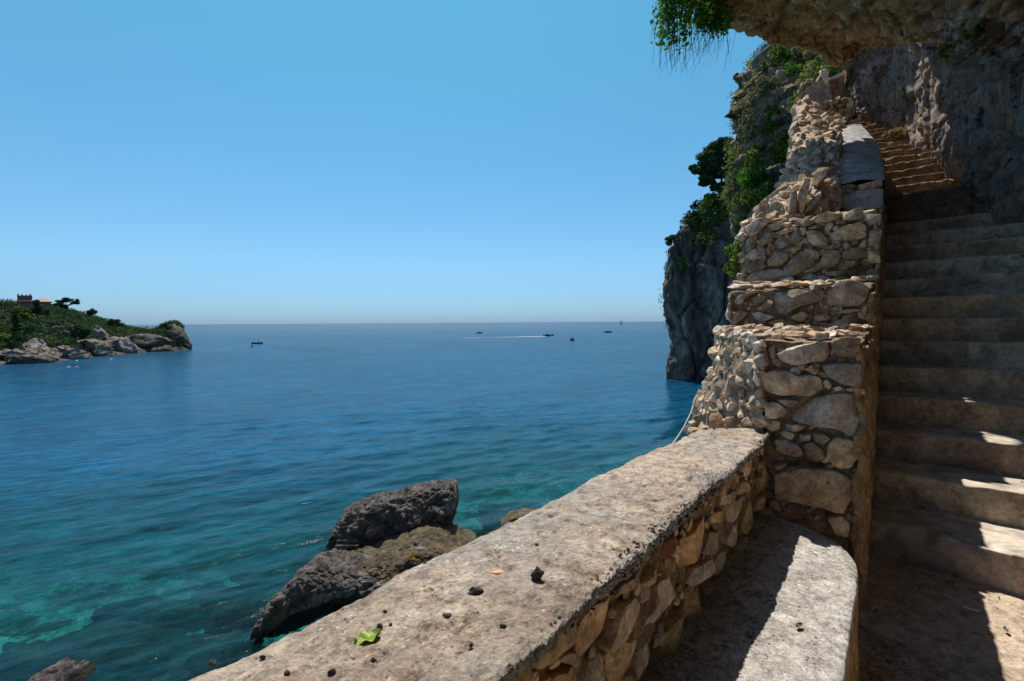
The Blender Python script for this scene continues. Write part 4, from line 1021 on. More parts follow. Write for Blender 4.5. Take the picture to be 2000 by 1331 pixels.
# core and inner face
mA, mB = inl(-2.6), inl(2.17); n2 = n_[:2]
hexa('mortar_core', [A(*(mA-n2*.40), -1.4), A(*(mA-n2*.035), -1.4), A(*(mB-n2*.035), -1.4), A(*(mB-n2*.40), -1.4),
                     A(*(mA-n2*.37), PT-.05), A(*(mA-n2*.045), PT-.05), A(*(mB-n2*.045), PT-.05), A(*(mB-n2*.37), PT-.05)], (16, 220, 50), M['mortar_ochre'], par, .020, 12, 5, 3)
pA = A(*(inl(0)-n2*.032), 0)
SA = [[(470, 1240), (520, 1130), (620, 1050), (700, 990), (710, 1060), (690, 1140), (600, 1230), (480, 1280)],
      [(720, 1010), (790, 930), (880, 900), (890, 960), (850, 1080), (740, 1210), (690, 1190), (700, 1100)],
      [(900, 1060), (940, 950), (1000, 890), (1020, 930), (990, 1040), (940, 1110), (850, 1170)],
      [(860, 1200), (940, 1120), (1010, 1110), (1000, 1250), (930, 1331), (870, 1320)],
      [(1070, 1050), (1110, 820), (1160, 790), (1190, 880), (1130, 1000), (1060, 1140)],
      [(1200, 740), (1290, 570), (1370, 490), (1380, 560), (1340, 690), (1240, 790)],
      [(1360, 680), (1380, 570), (1440, 560), (1430, 670), (1390, 690)],
      [(1130, 1110), (1190, 1020), (1250, 960), (1250, 1110), (1150, 1230), (1120, 1230)],
      [(1265, 1050), (1280, 880), (1360, 850), (1360, 960), (1330, 1050)], [(1280, 830), (1310, 760), (1385, 700), (1380, 770), (1300, 850)],
      [(1410, 770), (1440, 680), (1490, 630), (1480, 720), (1430, 790)], [(1490, 790), (1510, 690), (1570, 590), (1575, 700), (1520, 780)],
      [(1370, 940), (1380, 870), (1445, 810), (1440, 880)], [(1390, 530), (1420, 470), (1480, 440), (1440, 520)],
      [(1480, 500), (1490, 430), (1560, 370), (1570, 440), (1500, 530)], [(1560, 560), (1590, 420), (1620, 390), (1610, 500), (1580, 590)],
      [(1620, 470), (1640, 400), (1670, 370), (1670, 440), (1630, 470)], [(1580, 640), (1600, 560), (1660, 510), (1690, 500), (1650, 600)],
      [(1650, 330), (1665, 210), (1705, 220), (1705, 320), (1680, 350)], [(1450, 340), (1480, 250), (1520, 210), (1510, 300), (1460, 370)],
      [(1540, 270), (1580, 200), (1640, 190), (1610, 260), (1560, 300)], [(870, 890), (930, 830), (1010, 770), (1080, 750), (1000, 830), (900, 890)],
      [(270, 1400), (330, 1280), (440, 1220), (460, 1300), (440, 1400)], [(560, 1400), (600, 1290), (700, 1240), (720, 1331), (700, 1420)],
      [(750, 1400), (780, 1230), (840, 1180), (850, 1260), (830, 1400)], [(1010, 1290), (1020, 1180), (1080, 1150), (1070, 1240), (1030, 1331)],
      [(870, 1440), (880, 1345), (990, 1290), (1000, 1360), (960, 1480)], [(1460, 610), (1500, 540), (1545, 520), (1530, 590), (1480, 640)],
      [(1520, 370), (1545, 310), (1600, 300), (1580, 350), (1540, 380)], [(1450, 440), (1460, 390), (1510, 350), (1520, 390), (1480, 430)],
      [(1625, 380), (1640, 290), (1665, 280), (1665, 350)], [(1160, 1290), (1180, 1235), (1240, 1150), (1250, 1180), (1200, 1290)],
      [(600, 1225), (680, 1160), (740, 1220), (690, 1235)], [(1040, 880), (1100, 760), (1130, 750), (1100, 820)],
      [(480, 1400), (500, 1320), (560, 1290), (545, 1380)]]
for i, q in enumerate(SA): stone_poly('stone', z8(q), pA, n_, par, M['stone_warm'], 40+i, .013+.010*((i*7) % 5)/5, inset=.04, chis=.22)
o = stone_poly('stone', z8([(1140, 690), (1200, 590), (1250, 570), (1222, 660), (1150, 702)]), pA, n_, par, plain('red_stone', (.36, .14, .08), .9, 0, 40), 90); o['label'] = 'reddish stone in the inner face'
# small fill stones
gx, gz = np.meshgrid(np.linspace(-1.0, 2.15, 200), np.linspace(-.9, PT-.06, 60), indexing='ij')
Sf = np.stack([inl(0)[0]+t_[0]*gx-n_[0]*.04, inl(0)[1]+t_[1]*gx-n_[1]*.04, gz], -1); Nf = np.broadcast_to(n_, Sf.shape)
rg = np.random.RandomState(21)
polyA = [z8(q) for q in SA]
scatter_face(Sf, Nf, par, [M['stone_warm'], M['stone']], rg, 230, lambda p: .021, lambda p, u, v: 0 if inside(p, polyA) else 1, .5, flat=.55)

# ------------------------------------------------------------------ bench
BZ = -.95
bn = empty('stone_bench', (1.0, 1.4, -1.4), 'built-in concrete bench along the parapet, half in sun, with a rounded end', 'bench')
edge = [inl(-2.6)+n2*.40, inl(-1.0)+n2*.385, inl(.2)+n2*.38, inl(.9)+n2*.375, inl(1.25)+n2*.375]
edge = [A(*e) for e in edge]+[Pz(1676, 1115, BZ)[:2], Pz(1660, 1080, BZ)[:2], Pz(1630, 1055, BZ)[:2], Pz(1590, 1035, BZ)[:2], Pz(1550, 1022, BZ)[:2]]
inner = [inl(s_)-n2*.06 for s_ in (-2.6, -1.0, .2, .9, 1.25, 1.5, 1.65, 1.8, 1.95, 2.1)]
ctrl = []
for e, i_ in zip(edge, inner):
    e = A(*e); i_ = A(*i_); d = nrm(e-i_); 
    ctrl.append([A(*i_, BZ+.004), A(*(i_*.66+e*.34), BZ), A(*(i_*.33+e*.67), BZ), A(*(e-d*.05), BZ), A(*(e-d*.012), BZ-.003), A(*e, BZ-.018), A(*(e+d*.002), BZ-.07), A(*(e-d*.004), BZ-.25), A(*(e+d*.01), BZ-.5)])
S = surf(ctrl, 330, 150)
S[..., 2] += (.006*fbm(S*2.6, 4, .5, 51)+.0022*fbm(S*30, 4, .6, 52))*(S[..., 2] > BZ-.05)
lowf = np.clip((BZ-.03-S[..., 2])/.1, 0, 1)
S = S+n_*(lowf*.018*fbm(S*6, 4, .6, 53))[..., None]+n_*(.003*fbm(S*22, 3, .6, 54))[..., None]
nvv = S.shape[1]; cut = 96
o = mk('seat_top', S[:, :cut+1], gridfaces(330, cut+1), M['bench'], bn, centre=True)
o = mk('bench_face', S[:, cut:], gridfaces(330, nvv-cut), M['mortar_ochre'], bn, centre=True)

# ------------------------------------------------------------------ stepped wall B
C1 = A(1.6, 2.2); tt = t_[:2]; fl = A(-.889, .458)
C2 = C1+1.2*tt; C3 = C1+1.9*tt; C4 = C1+3.3*tt
F1 = A(1.228, 2.391); F2 = A(1.581, 3.536); F3 = A(1.94, 4.12); F4 = A(3.25, 5.0)
nfront = nrm(A(-.458, -.889, 0))
sw = empty('stepped_wall', (1.9, 2.9, -1.4), 'rubble stone wall rising in blocks beside the stairs', 'wall')
def blk(name, a, b, c, d, z0, z1, n, mat, s, amp=.02, ins=.03, z1b=None):
    z1b = z1 if z1b is None else z1b
    q = -nfront[:2]*ins; a = a+q+nrm(A(.889, -.458))*.0; b = b+q
    return hexa(name, [A(*a, z0), A(*b, z0), A(*c, z0), A(*d, z0), A(*a, z1), A(*b, z1), A(*c, z1b), A(*d, z1b)], n, mat, sw, amp, 6, 5, s)
G1b = A(.95, 2.95); G1 = A(1.27, 3.15)
blk('mortar_core', F1, C1-n2*.012, C2+tt*.1-n2*.012, G1+A(.2, .35), -1.45, -.10, (50, 60, 70), M['mortar'], 1, .026, .042, -.055)
blk('mortar_core', F2, C2-n2*.012, C3+tt*.1-n2*.012, F3+tt*.2, -1.2, .215, (50, 50, 60), M['mortar'], 2, .028, .045, .30)
blk('mortar_core', F3, C3-n2*.012, C4+tt*.1-n2*.012, F3+tt*1.5+A(-.05, 0), -1.2, .80, (50, 60, 80), M['mortar'], 3, .032, .052, .95)
blk('mortar_core', F4, C4-n2*.012, A(4.6, 6.05), A(3.7, 6.0), -.6, 1.22, (30, 50, 80), M['mortar'], 4, .02, .03, 1.75)
# ochre plaster skin on the stair side
for k, (a, b, z1) in enumerate(((C1, C2, -.13), (C2, C3, .18), (C3, C4, .78), (C4, A(4.75, 6.2), 1.2))):
    hexa('render_coat', [A(*(a-n2*.03), -1.45), A(*(a+n2*.012), -1.45), A(*(b+n2*.012), -1.2), A(*(b-n2*.03), -1.2), A(*(a-n2*.03), z1), A(*(a+n2*.0), z1), A(*(b+n2*.0), z1), A(*(b-n2*.03), z1)], (3, 80, 90), M['mortar_ochre'], sw, .032, 9, 5, 60+k)
pB1 = A(*C1, 0)+nfront*0; pB2 = A(*C2, 0); pB3 = A(*C3, 0)
B1 = [z9([(480, 400), (560, 350), (700, 310), (850, 290), (960, 262), (1045, 270), (1072, 350), (1070, 420), (1020, 485), (850, 490), (640, 512), (540, 470)]),
      z9([(1060, 280), (1110, 240), (1230, 215), (1390, 225), (1395, 440), (1340, 465), (1200, 455), (1120, 410)]),
      z9([(975, 515), (1150, 495), (1390, 490), (1398, 740), (1330, 755), (1200, 735), (1050, 660), (1005, 590)]),
      z9([(785, 575), (850, 515), (920, 540), (985, 600), (930, 635), (860, 620)]),
      z9([(325, 590), (450, 570), (580, 570), (660, 610), (720, 640), (830, 620), (940, 660), (1010, 780), (860, 850), (680, 850), (560, 865), (420, 845), (330, 800)]),
      z9([(985, 700), (1030, 675), (1080, 740), (1050, 785), (1000, 770)]), z9([(1085, 770), (1180, 745), (1205, 780), (1120, 805)]), z9([(1215, 775), (1290, 765), (1375, 775), (1370, 800), (1260, 802)]),
      z9([(635, 1060), (700, 985), (850, 880), (1000, 830), (1200, 810), (1370, 825), (1375, 1290), (1340, 1300), (1200, 1240), (1060, 1200), (870, 1180), (760, 1140), (640, 1110)]),
      z9([(345, 950), (420, 920), (500, 935), (620, 1010), (625, 1070), (560, 1105), (370, 1105)]),
      z9([(490, 900), (600, 895), (720, 900), (690, 970), (620, 980), (560, 950)]),
      z9([(350, 1150), (400, 1115), (510, 1125), (530, 1210), (430, 1235), (360, 1205)]), z9([(555, 1170), (700, 1165), (840, 1195), (760, 1240), (610, 1235)]),
      z5([(890, 905), (960, 900), (1025, 925), (990, 960), (930, 940)]), z5([(1035, 930), (1120, 925), (1120, 965), (1040, 970)]),
      z5([(860, 955), (960, 960), (1050, 1010), (1080, 1080), (1000, 1090), (870, 1070)]), z5([(1060, 1000), (1130, 970), (1200, 1030), (1230, 1110), (1170, 1160), (1090, 1100)]),
      z5([(1230, 1010), (1300, 945), (1400, 955), (1475, 985), (1470, 1080), (1410, 1170), (1330, 1170), (1240, 1100)]), z5([(1140, 920), (1220, 920), (1270, 960), (1210, 990), (1150, 960)]),
      z7([(838, 240), (920, 205), (1020, 200), (1160, 220), (1280, 265), (1270, 350), (1220, 440), (1190, 450), (1080, 400), (900, 370), (845, 365)]),
      z5([(855, 1150), (960, 1130), (950, 1160), (870, 1190)]), z7([(1130, 470), (1210, 460), (1250, 500), (1240, 570), (1170, 560)])]
for i, q in enumerate(B1):
    if i == 19: stone_poly('stone', q, pB1, nfront, sw, M['stone'], 140+i, .05)
    else: stone_poly('stone', q, pB1, nfront, sw, M['stone'], 140+i)
B2 = [z3([(820, 1200), (850, 1150), (1000, 1128), (1100, 1150), (1180, 1200), (1100, 1235), (1000, 1262), (900, 1312), (850, 1312), (822, 1260)]),
      z3([(1200, 1130), (1300, 1080), (1420, 1065), (1510, 1110), (1490, 1200), (1440, 1250), (1300, 1260), (1205, 1240)]),
      z3([(670, 1200), (720, 1165), (790, 1190), (770, 1220), (700, 1250)]), z3([(730, 1250), (790, 1205), (825, 1215), (815, 1260), (770, 1275)]),
      z3([(525, 1235), (560, 1190), (650, 1160), (720, 1155), (640, 1190), (610, 1240), (570, 1260)]), z3([(1085, 1110), (1130, 1095), (1160, 1110), (1130, 1140), (1095, 1145)]),
      z3([(1170, 1100), (1240, 1093), (1230, 1120), (1190, 1135)]), z5([(530, 25), (620, 10), (690, 50), (620, 95), (580, 130), (530, 110)]),
      z5([(975, 70), (1060, 30), (1110, 60), (1080, 108), (1000, 105)]), z5([(1130, 70), (1240, 42), (1280, 80), (1180, 105), (1140, 98)]), z5([(800, 115), (900, 82), (960, 110), (1100, 122), (1180, 142), (1100, 170), (950, 165)]),
      z5([(1190, 145), (1320, 92), (1450, 62), (1545, 90), (1560, 165), (1450, 170), (1300, 175)]), z5([(1300, 42), (1400, 12), (1500, 12), (1400, 48)]),
      zA([(610, 610), (650, 575), (710, 585), (690, 630), (640, 640)]), zA([(320, 650), (400, 610), (470, 660), (440, 700), (330, 690)]), zA([(700, 440), (830, 400), (960, 450), (1100, 500), (960, 560), (780, 560)])]
for i, q in enumerate(B2): stone_poly('stone', q, pB2, nfront, sw, M['stone'], 170+i)
B3 = [[(1100, 640), (1200, 590), (1310, 600), (1320, 620), (1250, 650), (1130, 670)], [(1320, 600), (1400, 570), (1460, 560), (1465, 640), (1380, 650), (1315, 640)],
      [(1060, 730), (1100, 715), (1180, 730), (1225, 790), (1200, 825), (1110, 825), (1070, 790)], [(1220, 750), (1300, 700), (1420, 662), (1480, 690), (1480, 770), (1380, 790), (1270, 795), (1230, 785)],
      [(950, 750), (1000, 700), (1035, 700), (1040, 770), (980, 830), (955, 800)], [(835, 800), (880, 760), (940, 755), (945, 820), (880, 855), (835, 840)],
      [(730, 790), (780, 735), (825, 740), (835, 785), (740, 835)], [(775, 855), (800, 830), (825, 855), (800, 880)], [(940, 855), (970, 825), (1000, 860), (970, 885)],
      [(780, 940), (830, 880), (890, 862), (942, 882), (930, 930), (880, 965), (790, 970)], [(890, 990), (960, 920), (1020, 855), (1100, 900), (1125, 950), (1050, 1000), (970, 1040), (920, 1030)],
      [(1040, 840), (1100, 850), (1160, 880), (1160, 920), (1130, 930), (1080, 880)], [(1160, 930), (1200, 860), (1290, 860), (1315, 900), (1290, 960), (1230, 990), (1170, 990)],
      [(1030, 1012), (1130, 972), (1170, 992), (1120, 1014)], [(1215, 835), (1260, 810), (1290, 830), (1270, 852), (1220, 852)], [(1310, 870), (1400, 840), (1490, 850), (1490, 905), (1390, 922), (1320, 920)],
      [(1300, 965), (1380, 932), (1470, 930), (1450, 970), (1350, 984)], [(640, 1040), (700, 1005), (860, 982), (960, 1042), (980, 1080), (900, 1115), (760, 1125), (660, 1090)],
      [(1010, 1055), (1100, 1022), (1170, 1032), (1170, 1070), (1080, 1080)], [(612, 965), (765, 932), (772, 975), (700, 1000), (620, 1010)], [(612, 905), (700, 845), (788, 865), (775, 920), (640, 930)],
      [(780, 690), (850, 670), (900, 680), (870, 715), (790, 718)], [(840, 740), (900, 712), (1010, 692), (1000, 715), (880, 755)], [(1010, 660), (1060, 635), (1095, 640), (1080, 680), (1040, 695)],
      [(1070, 705), (1150, 680), (1180, 682), (1150, 705), (1080, 715)], [(1485, 605), (1588, 605), (1592, 685), (1492, 685)], [(1490, 700), (1590, 692), (1598, 790), (1505, 830)],
      [(1492, 852), (1578, 852), (1578, 955), (1502, 948)], [(1475, 1002), (1568, 985), (1568, 1058), (1492, 1060)], [(1190, 1010), (1300, 1000), (1440, 985), (1460, 1020), (1300, 1040), (1200, 1040)],
      [(625, 700), (700, 640), (780, 620), (800, 660), (720, 740), (660, 780)], [(615, 860), (640, 780), (720, 760), (700, 840), (640, 880)]]
for i, q in enumerate(B3): stone_poly('stone', z3(q), pB3, nfront, sw, M['stone'], 200+i)
pB4 = A(*C4, 0)
for i, q in enumerate([[(1270, 470), (1340, 440), (1470, 432), (1598, 430), (1600, 560), (1500, 575), (1340, 582), (1262, 560)], [(1290, 420), (1380, 430), (1400, 450), (1300, 470)], [(1420, 405), (1598, 360), (1600, 415), (1440, 440)], [(1280, 410), (1400, 395), (1410, 420), (1300, 425)]]):
    stone_poly('stone', z3(q), pB4, nfront, sw, M['concrete'] if i == 0 else M['stone'], 250+i, .03)
# filler stones behind the traced ones
polyB = B1+B2+[z3(q) for q in B3]
def face_grid(a, b, z0, z1, off, n=(60, 60)):
    u, v = np.meshgrid(np.linspace(0, 1, n[0]), np.linspace(0, 1, n[1]), indexing='ij')
    S = np.stack([a[0]*(1-u)+b[0]*u, a[1]*(1-u)+b[1]*u, z0*(1-v)+z1*v], -1)+off; return S
rg = np.random.RandomState(33)
for a, b, z0, z1, s_, m_ in ((F1, C1, -.95, -.12, .024, 60), (F2, C2, -.15, .2, .03, 60), (F3, C3, .2, .8, .035, 90), (F4, C4, .75, 1.2, .035, 20)):
    S = face_grid(a, b, z0, z1, -nfront*.045); scatter_face(S, np.broadcast_to(nfront, S.shape), sw, [M['stone']], rg, m_, lambda p, s_=s_: s_, lambda p, u, v: 0 if inside(p, polyB) else 1, .5, flat=.6)
# flat cap stones and crumbs on the block tops
cap = empty('cap_stones', tuple(A(*C1, -.1)), 'flat capping slabs and loose chips on the tops of the wall blocks', 'stones')
cap['kind'] = 'thing'
for a, b, c, d, z0, z1, s_, m_ in ((F1+A(.03, .05), C1+A(-.05, .08), C2, G1+A(.14, 0), -.085, -.045, .05, 60), (F2+A(.05, .05), C2+A(-.05, .1), C3, F3, .235, .31, .06, 50), (F3, C3+A(-.05, .1), C4, F3+tt*1.4, .83, .97, .06, 60)):
    u, v = np.meshgrid(np.linspace(0, 1, 40), np.linspace(0, 1, 40), indexing='ij'); u = u[..., None]; v = v[..., None]
    S = (1-u)*(1-v)*A(*a, z0)+u*(1-v)*A(*b, z0)+u*v*A(*c, z1)+(1-u)*v*A(*d, z1)
    scatter_face(S, np.broadcast_to(A(0, 0, 1), S.shape), cap, [M['rubble'], M['stone']], rg, m_, lambda p, s_=s_: s_, None, .55, flat=.35)

# ------------------------------------------------------------------ rubble flank on the sea side of block 1
rb = empty('rubble_flank', (1.1, 2.7, -1.0), 'broken rubble end of the wall, sunlit lumps over the sea', 'rubble')
ctrl = [[A(1.245, 2.375, -1.1), A(1.235, 2.38, -.6), A(1.235, 2.38, -.3), A(1.235, 2.39, -.10)],
        [A(1.13, 2.55, -1.1), A(1.17, 2.58, -.6), A(1.22, 2.6, -.3), A(1.27, 2.62, -.085)],
        [A(1.05, 2.72, -1.1), A(1.11, 2.8, -.6), A(1.23, 2.85, -.3), A(1.30, 2.86, -.07)],
        [A(1.03, 2.86, -1.1), A(1.13, 2.98, -.6), A(1.29, 3.1, -.3), A(1.36, 3.12, -.055)],
        [A(1.25, 3.3, -1.1), A(1.35, 3.35, -.6), A(1.47, 3.4, -.3), A(1.50, 3.4, -.055)]]
S = surf(ctrl, 90, 90); N = normals(S); N = N*np.sign((N[..., 0]*-1).mean())
o = mk('mortar_core', S+N*(.012+.03*fbm(S*8, 4, .6, 71))[..., None], gridfaces(90, 90), M['mortar'], rb, centre=True)
rg = np.random.RandomState(44)
scatter_face(S, N, rb, [M['rubble'], M['rubble'], M['stone']], rg, 46, lambda p: .050, None, .62, flat=.9)
scatter_face(S, N, rb, [M['rubble'], M['rubble'], M['stone']], rg, 225, lambda p: .033, None, .42, flat=.95)
# left cheeks of blocks 2 and 3
for a, b, z0, z1, s_, m_ in ((F2, F3, -.3, .22, .04, 60), (F3, F3+tt*1.3, .1, .85, .05, 60)):
    S2 = face_grid(a, b, z0, z1, A(0, 0, 0)); N2 = np.broadcast_to(nrm(A(-.9, .4, .1)), S2.shape)
    scatter_face(S2, N2, sw, [M['rubble']], rg, 50, lambda p, s_=s_: s_, None, .6)

# ------------------------------------------------------------------ coping slab climbing the stairs and the rubble face under it
uw = empty('upper_wall', tuple(P(1680, 360, 5)), 'upper stair wall with a smooth grey sloping coping', 'wall')
RE = [(1727, 352, 4.85), (1724, 322, 5.7), (1717, 296, 6.6), (1703, 268, 7.6), (1681, 243, 8.6)]
LE = [(1627, 364, 5.05), (1637, 330, 5.8), (1638, 300, 6.7), (1636, 272, 7.6), (1634, 252, 8.4)]
ctrl = []
for r_, l_ in zip(RE, LE):
    a = P(*r_); b = P(*l_); ctrl.append([a+A(0, 0, -.9), a+A(.0, 0, -.12), a+A(.01, 0, -.03), a*.97+b*.03, (a+b)/2+A(0, 0, .02), b*.97+a*.03, b+A(-.01, 0, -.03), b+A(0, 0, -.14), b+A(.02, 0, -.5)])
S = surf(ctrl, 150, 110); S[..., 2] += .012*fbm(S*3, 4, .5, 5)
S = S+v3(S, 9, 4, 8)*.012
mk('coping', S, gridfaces(150, 110), M['concrete'], uw, centre=True)
# front end of the coping, rough
a = P(*RE[0]); b = P(*LE[0])
hexa('coping_end', [a+A(-.02, .03, -.35), a+A(-.03, .35, -.35), b+A(0, .35, -.35), b+A(0, .03, -.35), a+A(-.02, .03, -.02), a+A(-.03, .35, .06), b+A(0, .35, .06), b+A(0, .03, -.02)], (16, 50, 16), M['mortar'], uw, .03, 9, 4, 4)
rf = empty('rubble_slope', tuple(P(1560, 420, 5)), 'steep face of small rubble and mortar below the grey coping', 'rubble')
rowsR = [[P(1440, 470, 6.5), P(1462, 452, 4.75), P(1500, 440, 4.6), P(1560, 436, 4.6), P(1635, 428, 4.9)],
         [P(1485, 420, 6.5), P(1488, 412, 5.0), P(1520, 412, 4.8), P(1570, 408, 4.75), P(1632, 398, 4.95)],
         [P(1520, 385, 7.0), P(1522, 380, 5.5), P(1545, 378, 5.2), P(1585, 375, 5.0), P(1632, 368, 5.05)],
         [P(1545, 345, 8.0), P(1540, 345, 6.2), P(1560, 342, 5.8), P(1592, 340, 5.5), P(1636, 340, 5.6)],
         [P(1560, 310, 9.0), P(1551, 308, 7.0), P(1568, 306, 6.6), P(1600, 310, 6.2), P(1637, 312, 6.3)],
         [P(1572, 270, 10.), P(1556, 268, 7.8), P(1572, 268, 7.5), P(1605, 280, 7.2), P(1637, 285, 7.1)],
         [P(1580, 235, 11.), P(1560, 228, 8.8), P(1578, 232, 8.4), P(1608, 250, 8.1), P(1635, 262, 7.9)],
         [P(1590, 208, 12), P(1562, 203, 9.6), P(1580, 205, 9.2), P(1612, 222, 9.0), P(1650, 232, 8.9)]]
S = surf(rowsR, 200, 120); N = facing(S, normals(S))
S = S+N*(.09*fbm(S*1.5, 5, .55, 91)+.05*fbm(S*3.2, 4, .6, 92, True))[..., None]
mk('mortar_core', S, gridfaces(200, 120), M['rubble'], rf, centre=True)
rg = np.random.RandomState(55)
scatter_face(S[:, 20:], N[:, 20:], rf, [M['rubble'], M['rubble'], M['stone']], rg, 295, lambda p: .0085*p[1]*rg.uniform(.8, 1.5), None, .58, flat=.9)
for i, q in enumerate([[(1010, 600), (1000, 480), (1040, 360), (1090, 370), (1060, 500), (1040, 590)], [(1110, 355), (1140, 290), (1210, 290), (1200, 350), (1150, 385)], [(935, 590), (945, 470), (990, 440), (995, 590)], [(1040, 610), (1110, 480), (1160, 440), (1160, 500), (1090, 580)]]):
    c = np.mean(z3(q), 0); p0 = P(c[0], c[1], 4.72-.12+(.2 if i == 1 else 0)); o = stone_poly('stone', z3(q), p0, nrm(A(-.35, -.9, .25)), rf, M['stone_warm'] if i < 2 else M['stone'], 260+i, .05, inset=.2)
# upper terrace walls
def mini_wall(name, poly, d, dep, label, mat, smat, n, sz, s, coping=None):
    """poly: pixel outline of the front face (bl, br, tr, tl)"""
    q = [P(x, y, d) for x, y in poly]; off = A(.62*dep, dep, 0)
    t = empty(name, tuple(q[0]), label, 'wall')
    hexa('wall_core', [q[0], q[1], q[1]+off, q[0]+off, q[3], q[2], q[2]+off+A(0, 0, .1), q[3]+off+A(0, 0, .1)], (24, 12, 24), mat, t, .05, 3, 4, s)
    if n:
        rg = np.random.RandomState(s)
        u, v = np.meshgrid(np.linspace(0, 1, 40), np.linspace(0, 1, 40), indexing='ij'); u = u[..., None]; v = v[..., None]
        S = (1-u)*(1-v)*q[0]+u*(1-v)*q[1]+u*v*q[2]+(1-u)*v*q[3]
        scatter_face(S, np.broadcast_to(nrm(A(-.2, -1, .1)), S.shape), t, [smat], rg, n, lambda p: sz, None, .6, flat=.8)
    if coping:
        a, b = q[3], q[2]
        hexa('coping', [a+A(-.05, -.06, 0), b+A(.05, -.06, 0), b+off+A(.05, .05, .1), a+off+A(-.05, .05, .1), a+A(-.05, -.06, .08), b+A(.05, -.06, .08), b+off+A(.05, .05, .18), a+off+A(-.05, .05, .18)], (20, 8, 2), M[coping], t, .02, 3, 3, s)
    return t
mini_wall('terrace_wall', [(1598, 262), (1662, 240), (1654, 188), (1598, 205)], 9.4, 1.2, 'rubble block just above the grey coping', M['mortar'], M['stone'], 90, .085, 301)
mini_wall('terrace_wall', [(1575, 225), (1625, 200), (1620, 166), (1577, 172)], 10.6, 1.3, 'smooth grey rendered block behind the rubble block', M['concrete'], None, 0, 0, 302)
mini_wall('terrace_wall', [(1558, 190), (1614, 185), (1612, 146), (1560, 166)], 11.8, 1.5, 'topmost rubble terrace wall under the cliff bushes', M['mortar'], M['rubble'], 70, .10, 303)
mini_wall('terrace_wall', [(1612, 195), (1652, 190), (1648, 147), (1618, 162)], 12.2, 1.2, 'plastered wall with a pale sloping top next to the rock arch', M['step'], None, 0, 0, 304, 'white')
# white round panel on a stub post
p = P(1656, 202, 10.6); sg = empty('round_sign', tuple(p), 'white half-hidden round panel on a thin post by the top steps', 'sign')
th_ = np.linspace(0, 2*np.pi, 24, endpoint=False); disc = [p+A(math.cos(a)*.12, 0, math.sin(a)*.125) for a in th_]; disc2 = [q+A(0, .02, 0) for q in disc]
V = np.array(disc+disc2); j = np.arange(24)
ff = np.stack([j, (j+1) % 24, (j+1) % 24+24, j+24], -1)
mk('panel', np.concatenate([V, [p, p+A(0, .02, 0)]]), [ff, np.concatenate([np.stack([np.full(24, 48), j, (j+1) % 24], -1), np.stack([np.full(24, 49), (j+1) % 24+24, j+24], -1)])], M['white'], sg, smooth=False, centre=True)
v, f = tube([P(1667.5, 203, 10.5), P(1667.5, 224, 10.5)], .009, 6); mk('post', v, f, M['cable'], sg, centre=True)

# ------------------------------------------------------------------ the rock overhang and right-hand wall
def fz(y): # stair height at the foot
    return np.interp(y, [2.4, 3.0, 4.0, 5.0, 5.66, 6.77, 8.1, 9.58, 11.2], [-1.4, -1.0, -.2, .6, 1.2, 1.8, 2.6, 3.6, 4.5])
def ft(y): return A(foot(y), y)
ST = []
def station(f2, z0, lip, shoulder_h=3.0, out=.25, upz=9.0):
    f2 = np.asarray(f2, float); lip = np.asarray(lip, float); f3 = A(*f2, z0)
    d = lip[:2]-f2; w = A(*nrm(d), 0)
    sh = f3+A(0, 0, shoulder_h)+w*.05
    c1 = sh*.70+lip*.30; c1[2] = sh[2]+.12+.30*max(0, lip[2]-sh[2])
    c2 = sh*.40+lip*.60; c2[2] = sh[2]+.10+.70*max(0, lip[2]-sh[2])
    return [f3+A(0, 0, -.7)-w*.1, f3, f3+A(0, 0, shoulder_h*.3)-w*out, f3+A(0, 0, shoulder_h*.66)-w*out*1.2, sh, c1, c2, lip-w*.35+A(0, 0, .07), lip, lip+w*.25+A(0, 0, .5), lip+w*.2+A(0, 0, 2.2), lip-w*.6+A(0, 0, upz)]
ST.append(station((-.9, -6), -1.4, (-3.6, -3.4, 3.3), 2.6))
ST.append(station((.6, -3.4), -1.4, (-1.6, -1.7, 3.4), 2.6))
ST.append(station((1.7, -1.0), -1.4, (.1, .1, 3.5), 2.8))
ST.append(station((2.8, 1.0), -1.4, (1.35, 2.0, 3.65), 3.1))
ST.append(station((3.6, 2.3), -1.3, (2.25, 4.4, 4.15), 3.3))
ST.append(station(ft(3.3), -.75, (2.72, 5.45, 4.4), 3.1))
ST.append(station(ft(3.9), -.3, (3.12, 6.15, 4.5), 2.8))
ST.append(station(ft(4.4), .1, (3.30, 6.75, 4.75), 2.5))
ST.append(station(ft(4.9), .5, P(1368, 3, 7.3), 2.3))
ST.append(station(ft(5.4), .9, P(1436, 46, 7.5), 2.1, .08))
ST.append(station(ft(5.9), 1.3, P(1484, 76, 7.7), 1.98, .0))
ST.append(station(ft(6.5), 1.65, P(1545, 94, 7.8), 1.95, -.05))
ST.append(station(ft(7.1), 2.0, P(1598, 98, 7.95), 1.98, -.08))
ST.append(station(ft(7.7), 2.35, P(1650, 92, 8.15), 2.0, -.10))
def wallst(y, z0, hs_):
    f2 = ft(y); f3 = A(*f2, z0); w = A(-.88, .3, 0)
    return [f3+A(0, 0, -.7)-w*.1]+[f3+A(0, 0, q)+w*o for q, o in zip(hs_, (0, .0, .08, .2, .35, .55, .75, .95, 1.1, 1.1, .8))]
ST.append(wallst(8.6, 2.9, (0, .8, 1.6, 2.4, 3.0, 3.6, 4.2, 4.8, 5.4, 6.4, 9)))
ST.append(wallst(9.6, 3.5, (0, .8, 1.6, 2.3, 2.9, 3.5, 4.1, 4.7, 5.3, 6.4, 9)))
